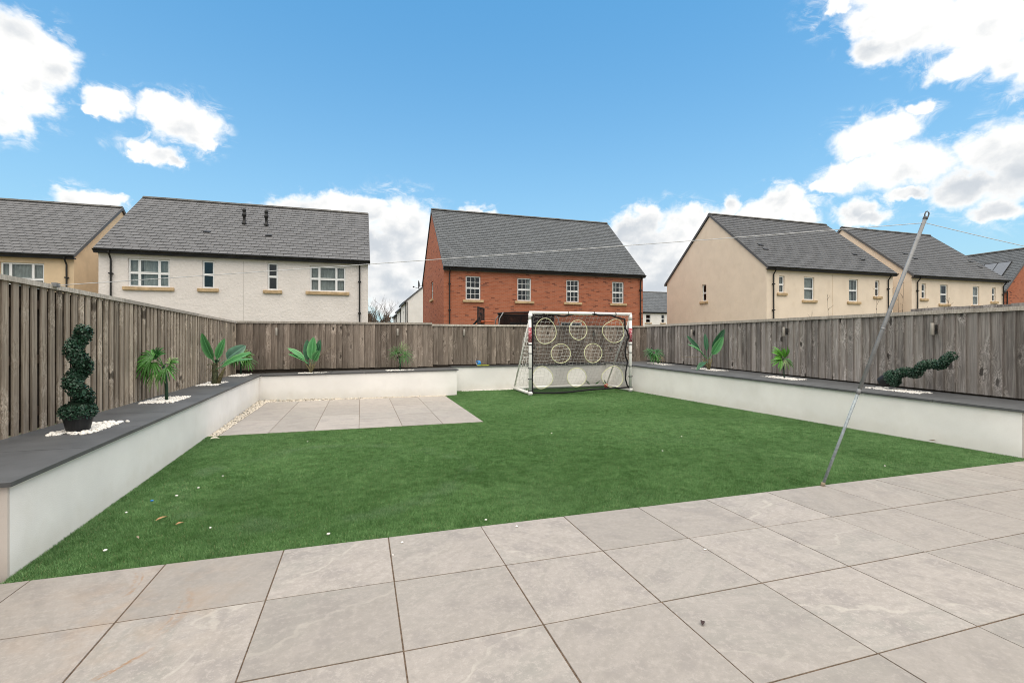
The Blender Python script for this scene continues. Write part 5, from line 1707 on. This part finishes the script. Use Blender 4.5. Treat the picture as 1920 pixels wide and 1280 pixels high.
def trunk_of(root, pts, r0, r1, mat='trunk', fibre=True, seed=0):
    mb = MB(); n = len(pts)
    mb.tube(pts, [r0 + (r1 - r0) * i / (n - 1) for i in range(n)], 9)
    o = link('trunk', mb.mesh('trunk', M[mat], True), root)
    if fibre:
        rnd = random.Random(seed)
        fm = MB()
        for k in range(40):
            f = rnd.random(); i = min(n - 2, int(f * (n - 1)))
            p = Vector(pts[i]).lerp(Vector(pts[i + 1]), f * (n - 1) - i)
            a = rnd.uniform(0, 6.28)
            q = Vector((math.cos(a), math.sin(a), 0))
            fm.tube([p + q * r1 * .9, p + q * (r1 + .012) + Vector((0, 0, .03)), p + q * (r1 + .022 * rnd.random()) + Vector((0, 0, .06))], [.005, .004, .001], 4)
        link('fibre', fm.mesh('fibre', M['fibre']), root)
    return o

# tall banana plant, left planter
b1 = thing('banana_plant', 'tall artificial banana plant with broad leaves on the left planter', 'banana plant', (-2.29, 8.97, .505), group='artificial banana plants on the planters')
trunk_of(b1, [(0, 0, 0), vec(.005, .12), vec(.0, .26), vec(.01, .36)], .055, .035, seed=1)
mb = MB(); mb.tube([vec(.05, .0), vec(.10, .14), vec(.17, .28)], [.032, .03, .012], 8); link('side_trunk', mb.mesh('side_trunk', M['fibre'], True), b1)
blade_leaf(b1, vec(.01, .33), vec(-.18, .86, -.05), .078, 'banana', sag=.05)
blade_leaf(b1, vec(.02, .36), vec(.145, .76, .03), .068, 'banana', sag=.03)
blade_leaf(b1, vec(.06, .33, .06), vec(.40, .645, .20), .105, 'banana_blue', sag=.03, petiole=.25)
blade_leaf(b1, vec(.05, .25, -.04), vec(.68, .535, -.14), .085, 'banana', sag=.02, up=(.1, -.8, .9), petiole=.2)
blade_leaf(b1, vec(.08, .27, .05), vec(.60, .43, .05), .06, 'banana', sag=.06, up=(0, -.3, 1), petiole=.2)
blade_leaf(b1, vec(.02, .32), vec(.20, .42, -.2), .04, 'banana_dark', sag=.12, up=(0, 0, 1))
blade_leaf(b1, vec(-.02, .30), vec(-.20, .32, .12), .02, 'palm_pale', sag=.10, up=(0, 0, 1))
for a in ((-.18, .20), (-.10, .17)):
    mb = MB(); mb.tube([vec(0, .22), vec(a[0] * .6, a[1] + .06), vec(a[0], a[1])], [.006, .004, .002], 5); link('dead_stalk', mb.mesh('dead_stalk', M['dead'], True), b1)
# banana plant, back planter
b2p = thing('banana_plant', 'artificial banana plant with upright leaves on the back planter', 'banana plant', (-1.04, 11.2, .525), group='artificial banana plants on the planters')
for k, (r_, z_) in enumerate(((-.11, .20), (0.0, .22), (.10, .20), (.04, .18), (-.05, .17))):
    mb = MB(); mb.tube([vec(0, 0), vec(r_ * .5, z_ * .5, .01 * k), vec(r_, z_, .02 * (k - 2))], [.020, .015, .011], 7); link('stalk', mb.mesh('stalk', M['fibre'], True), b2p)
blade_leaf(b2p, vec(.0, .18), vec(.055, .775, .02), .105, 'banana', sag=.02, petiole=.2)
blade_leaf(b2p, vec(-.07, .16, .05), vec(-.13, .72, .12), .085, 'banana_dark', sag=.03, petiole=.2)
blade_leaf(b2p, vec(.06, .18, .05), vec(.16, .72, .12), .08, 'banana_dark', sag=.03, petiole=.2)
blade_leaf(b2p, vec(-.05, .20, -.03), vec(-.44, .55, -.14), .075, 'banana', sag=.07, up=(0, -.6, 1), petiole=.22)
blade_leaf(b2p, vec(.05, .19, -.03), vec(.25, .49, -.16), .085, 'banana', sag=.05, up=(0, -1, .5), petiole=.25)
blade_leaf(b2p, vec(-.06, .20, -.05), vec(-.40, .42, -.2), .05, 'banana', sag=.08, up=(0, -.6, 1), petiole=.2)
mb = MB(); mb.tube([vec(.08, .28, .1), vec(.35, .50, .12), vec(.50, .60, .14)], [.006, .005, .002], 5); link('dead_stalk', mb.mesh('dead_stalk', M['dead'], True), b2p)
# banana plant, right planter
b3p = thing('banana_plant', 'drooping artificial banana plant with few leaves on the right planter', 'banana plant', (7.08, 8.55, RZ(8.55)), group='artificial banana plants on the planters')
for k, (r_, z_) in enumerate(((-.05, .28), (.03, .26), (.09, .24), (-.10, .24))):
    mb = MB(); mb.tube([vec(.02, 0), vec(r_ * .6, z_ * .5), vec(r_, z_, .02 * (k - 1))], [.022, .017, .011], 7); link('stalk', mb.mesh('stalk', M['fibre'], True), b3p)
blade_leaf(b3p, vec(.0, .22), vec(.36, .86, .02), .085, 'banana_dark', sag=-.02, petiole=.30)
blade_leaf(b3p, vec(.03, .24, -.02), vec(.30, .72, -.05), .09, 'banana', sag=.03, petiole=.18)
blade_leaf(b3p, vec(-.03, .24, -.03), vec(-.50, .56, -.16), .075, 'banana', sag=.05, up=(0, -.5, 1), petiole=.22)
blade_leaf(b3p, vec(-.05, .26, .04), vec(-.42, .74, .10), .045, 'banana_dark', sag=.02, petiole=.3)
blade_leaf(b3p, vec(.0, .26, .05), vec(-.02, .78, .12), .05, 'banana_dark', sag=.02, petiole=.3)
blade_leaf(b3p, vec(-.03, .17, -.05), vec(-.33, .02, -.22), .06, 'banana_dark', sag=.10, up=(0, -.3, 1), petiole=.2)
mb = MB(); mb.tube([vec(-.03, .28, -.04), vec(-.35, .27, -.05), vec(-.62, .28, -.06)], [.005, .004, .003], 5); link('dead_stalk', mb.mesh('dead_stalk', M['dead'], True), b3p)

def fan(root, hub, out, size, mat, fingers=13, spread=125, droop=.5, seed=0, wid=.135):
    """a fan leaf: narrow fingers radiating from the hub in the plane across 'out'"""
    rnd = random.Random(seed)
    out = Vector(out).normalized()
    nrm = Vector((0, 0, .7)) - CF * .8
    nrm = (nrm - out * nrm.dot(out))
    if nrm.length < .1: nrm = Vector((0, 0, 1)) - out * out.z
    nrm.normalize()
    side = nrm.cross(out).normalized()
    mb = MB()
    for k in range(fingers):
        a = R(-spread + 2 * spread * k / (fingers - 1) + rnd.uniform(-5, 5))
        d = out * math.cos(a) + side * math.sin(a)
        L_ = 1.22 * size * rnd.uniform(.80, 1.08) * (1 - .25 * abs(a) / 3)
        w = size * wid * rnd.uniform(.8, 1.15)
        s2 = nrm.cross(d).normalized()
        vs = []
        n = 5
        for i in range(n + 1):
            t = i / n
            ww = w * (.25 + 1.1 * t) * (1 - t) ** .55 if t < 1 else 0
            c = Vector(hub) + d * L_ * t + nrm * (.10 * L_ * math.sin(math.pi * t)) - Vector((0, 0, 1)) * droop * L_ * t * t * rnd.uniform(.85, 1.1)
            vs += [c - s2 * ww + nrm * ww * .3, c, c + s2 * ww + nrm * ww * .3]
        mb.add(vs, [(3 * i + q, 3 * i + 3 + q, 3 * i + 4 + q, 3 * i + 1 + q) for i in range(n) for q in (0, 1)])
    return link('fan_leaf', mb.mesh('fan_leaf', M[mat], False), root)

def fan_palm(label, loc, stem, fans, group='artificial fan palms on the planters', name='fan_palm', stem_mat='stem_dark', r=(.020, .014)):
    root = thing(name, label, 'palm', loc, group=group)
    mb = MB(); mb.tube(stem, [r[0] + (r[1] - r[0]) * i / (len(stem) - 1) for i in range(len(stem))], 8)
    link('trunk', mb.mesh('trunk', M[stem_mat], True), root)
    top_ = Vector(stem[-1])
    for k, (hub, out, size, mat, kw) in enumerate(fans):
        hub = Vector(hub)
        pm = MB(); pm.tube([top_, top_.lerp(hub, .5) + Vector((0, 0, .02)), hub], [.006, .005, .004], 5)
        link('leaf_stalk', pm.mesh('leaf_stalk', M['palm_pale' if k % 3 == 2 else 'palm'], True), root)
        fan(root, hub, out, size, mat, seed=k + 3, **kw)
    return root
D = dict
fan_palm('artificial fan palm on a thin trunk beside the left slatted fence', (-2.245, 6.79, .505), [(0, 0, 0), vec(.0, .15), vec(-.015, .30), vec(-.04, .42)],
         [(vec(-.16, .52), vec(-.9, .25, -.3), .18, 'palm', D(droop=.35, spread=75, fingers=10)), (vec(-.17, .50, .05), vec(-.75, .75, .2), .17, 'palm_dark', D(droop=.3, spread=70, fingers=9)), (vec(-.15, .48, -.05), vec(-.8, -.45, -.3), .18, 'palm', D(droop=.5, spread=70, fingers=10)),
          (vec(-.12, .46, -.03), vec(-.2, -.9, -.4), .17, 'palm', D(droop=.4, spread=75, fingers=9)), (vec(-.13, .55, .03), vec(.1, .9, .2), .13, 'palm_dark', D(droop=.25, spread=60, fingers=7)), (vec(-.22, .44, .02), vec(-.7, -.7, 0), .15, 'palm_pale', D(droop=.45, spread=60, fingers=8)),
          (vec(.04, .44), vec(.85, .35, -.3), .14, 'palm', D(droop=.45, spread=70, fingers=9)), (vec(.03, .40, -.05), vec(.6, -.6, -.4), .15, 'palm', D(droop=.5, spread=70, fingers=9)), (vec(.02, .45, .05), vec(.1, .8, .4), .11, 'palm_pale', D(droop=.3, spread=70, fingers=7)), (vec(-.05, .36, -.06), vec(-.1, -.9, -.4), .15, 'palm_pale', D(droop=.5, spread=60, fingers=8))])
fan_palm('artificial fan palm in the back left corner behind the tall banana plant', (-2.39, 11.22, .506), [(0, 0, 0), vec(0, .14), vec(-.01, .28)],
         [(vec(-.14, .36), vec(-.9, .2, -.4), .19, 'palm', D(droop=.5)), (vec(.12, .37), vec(.9, .3, -.4), .20, 'palm', D(droop=.5)), (vec(0, .33, -.1), vec(.1, -.1, -1), .19, 'palm', D(droop=.6)), (vec(.02, .42, .05), vec(.2, .9, .1), .17, 'palm_pale', D(droop=.3)), (vec(.16, .30, -.02), vec(.9, -.4, -.2), .17, 'palm', D(droop=.6))])
fan_palm('bushy grass-leaved artificial palm on the back planter', (.84, 11.2, .548), [(0, 0, 0), vec(.01, .13), vec(-.02, .27)],
         [(vec(-.02, .37, -.05), vec(.1, .3, -1), .22, 'palm', D(droop=.4, wid=.06, fingers=17)), (vec(.10, .36), vec(.9, .2, -.3), .22, 'palm', D(droop=.55, wid=.06, fingers=15)), (vec(-.08, .40), vec(-.6, .8, -.2), .20, 'palm', D(droop=.3, wid=.06, fingers=15)), (vec(.05, .44), vec(.5, 1, 0), .22, 'palm_pale', D(droop=.1, wid=.05, fingers=7, spread=50)), (vec(.12, .30, -.03), vec(.8, -.5, -.4), .19, 'palm_dark', D(droop=.5, wid=.06, fingers=13))],
         group='artificial fan palms on the planters')
fan_palm('small dark green artificial palm on the right planter beside the goal', (7.10, 10.38, RZ(10.4)), [(0, 0, 0), vec(-.02, .10), vec(-.10, .22)],
         [(vec(-.16, .27, -.05), vec(-.5, .3, -.8), .20, 'palm_dark', D(droop=.5)), (vec(-.05, .29), vec(.7, .3, -.4), .20, 'palm_dark', D(droop=.45)), (vec(-.20, .30), vec(-.9, .4, .1), .19, 'palm_dark', D(droop=.4)), (vec(-.10, .22, -.05), vec(0, -.7, -.6), .17, 'palm', D(droop=.4)), (vec(.08, .16, .05), vec(.8, -.4, 0), .13, 'dead', D(droop=.5, fingers=8))])
fan_palm('slim bright green artificial fan palm leaning left on the right planter', (7.09, 6.62, RZ(6.6)), [(0, 0, 0), vec(-.005, .12), vec(-.02, .25), vec(-.03, .31)],
         [(vec(-.06, .34, -.04), vec(-.8, .65, -.2), .24, 'palm_bright', D(droop=.12, fingers=6, spread=34, wid=.20)), (vec(-.02, .36, -.05), vec(-.15, 1, -.2), .19, 'palm_bright', D(droop=.05, fingers=5, spread=30, wid=.20)), (vec(-.07, .32, -.05), vec(-.95, -.25, -.3), .17, 'palm_bright', D(droop=.35, fingers=5, spread=40, wid=.20)), (vec(.0, .33, -.03), vec(.55, .1, -.4), .13, 'palm', D(droop=.9, fingers=4, spread=30, wid=.17)), (vec(-.02, .32, -.05), vec(.1, -.9, -.3), .15, 'palm_pale', D(droop=.3, fingers=4, spread=40, wid=.18))], r=(.010, .007))

# weeds at the goal's right rear corner
wd = thing('weed_clump', 'small weeds growing behind the goal at its right rear corner', 'weed', (5.98, 11.30, -.01))
for k in range(16):
    rnd = random.Random(50 + k)
    b = Vector((rnd.uniform(-.35, .45), rnd.uniform(-.06, .06), 0))
    tip = b + Vector((rnd.uniform(-.14, .14), rnd.uniform(-.1, .02), rnd.uniform(.05, .20)))
    blade_leaf(wd, b, tip, .028, 'weed', sag=.06, up=(0, -.6, .8), seg=6)
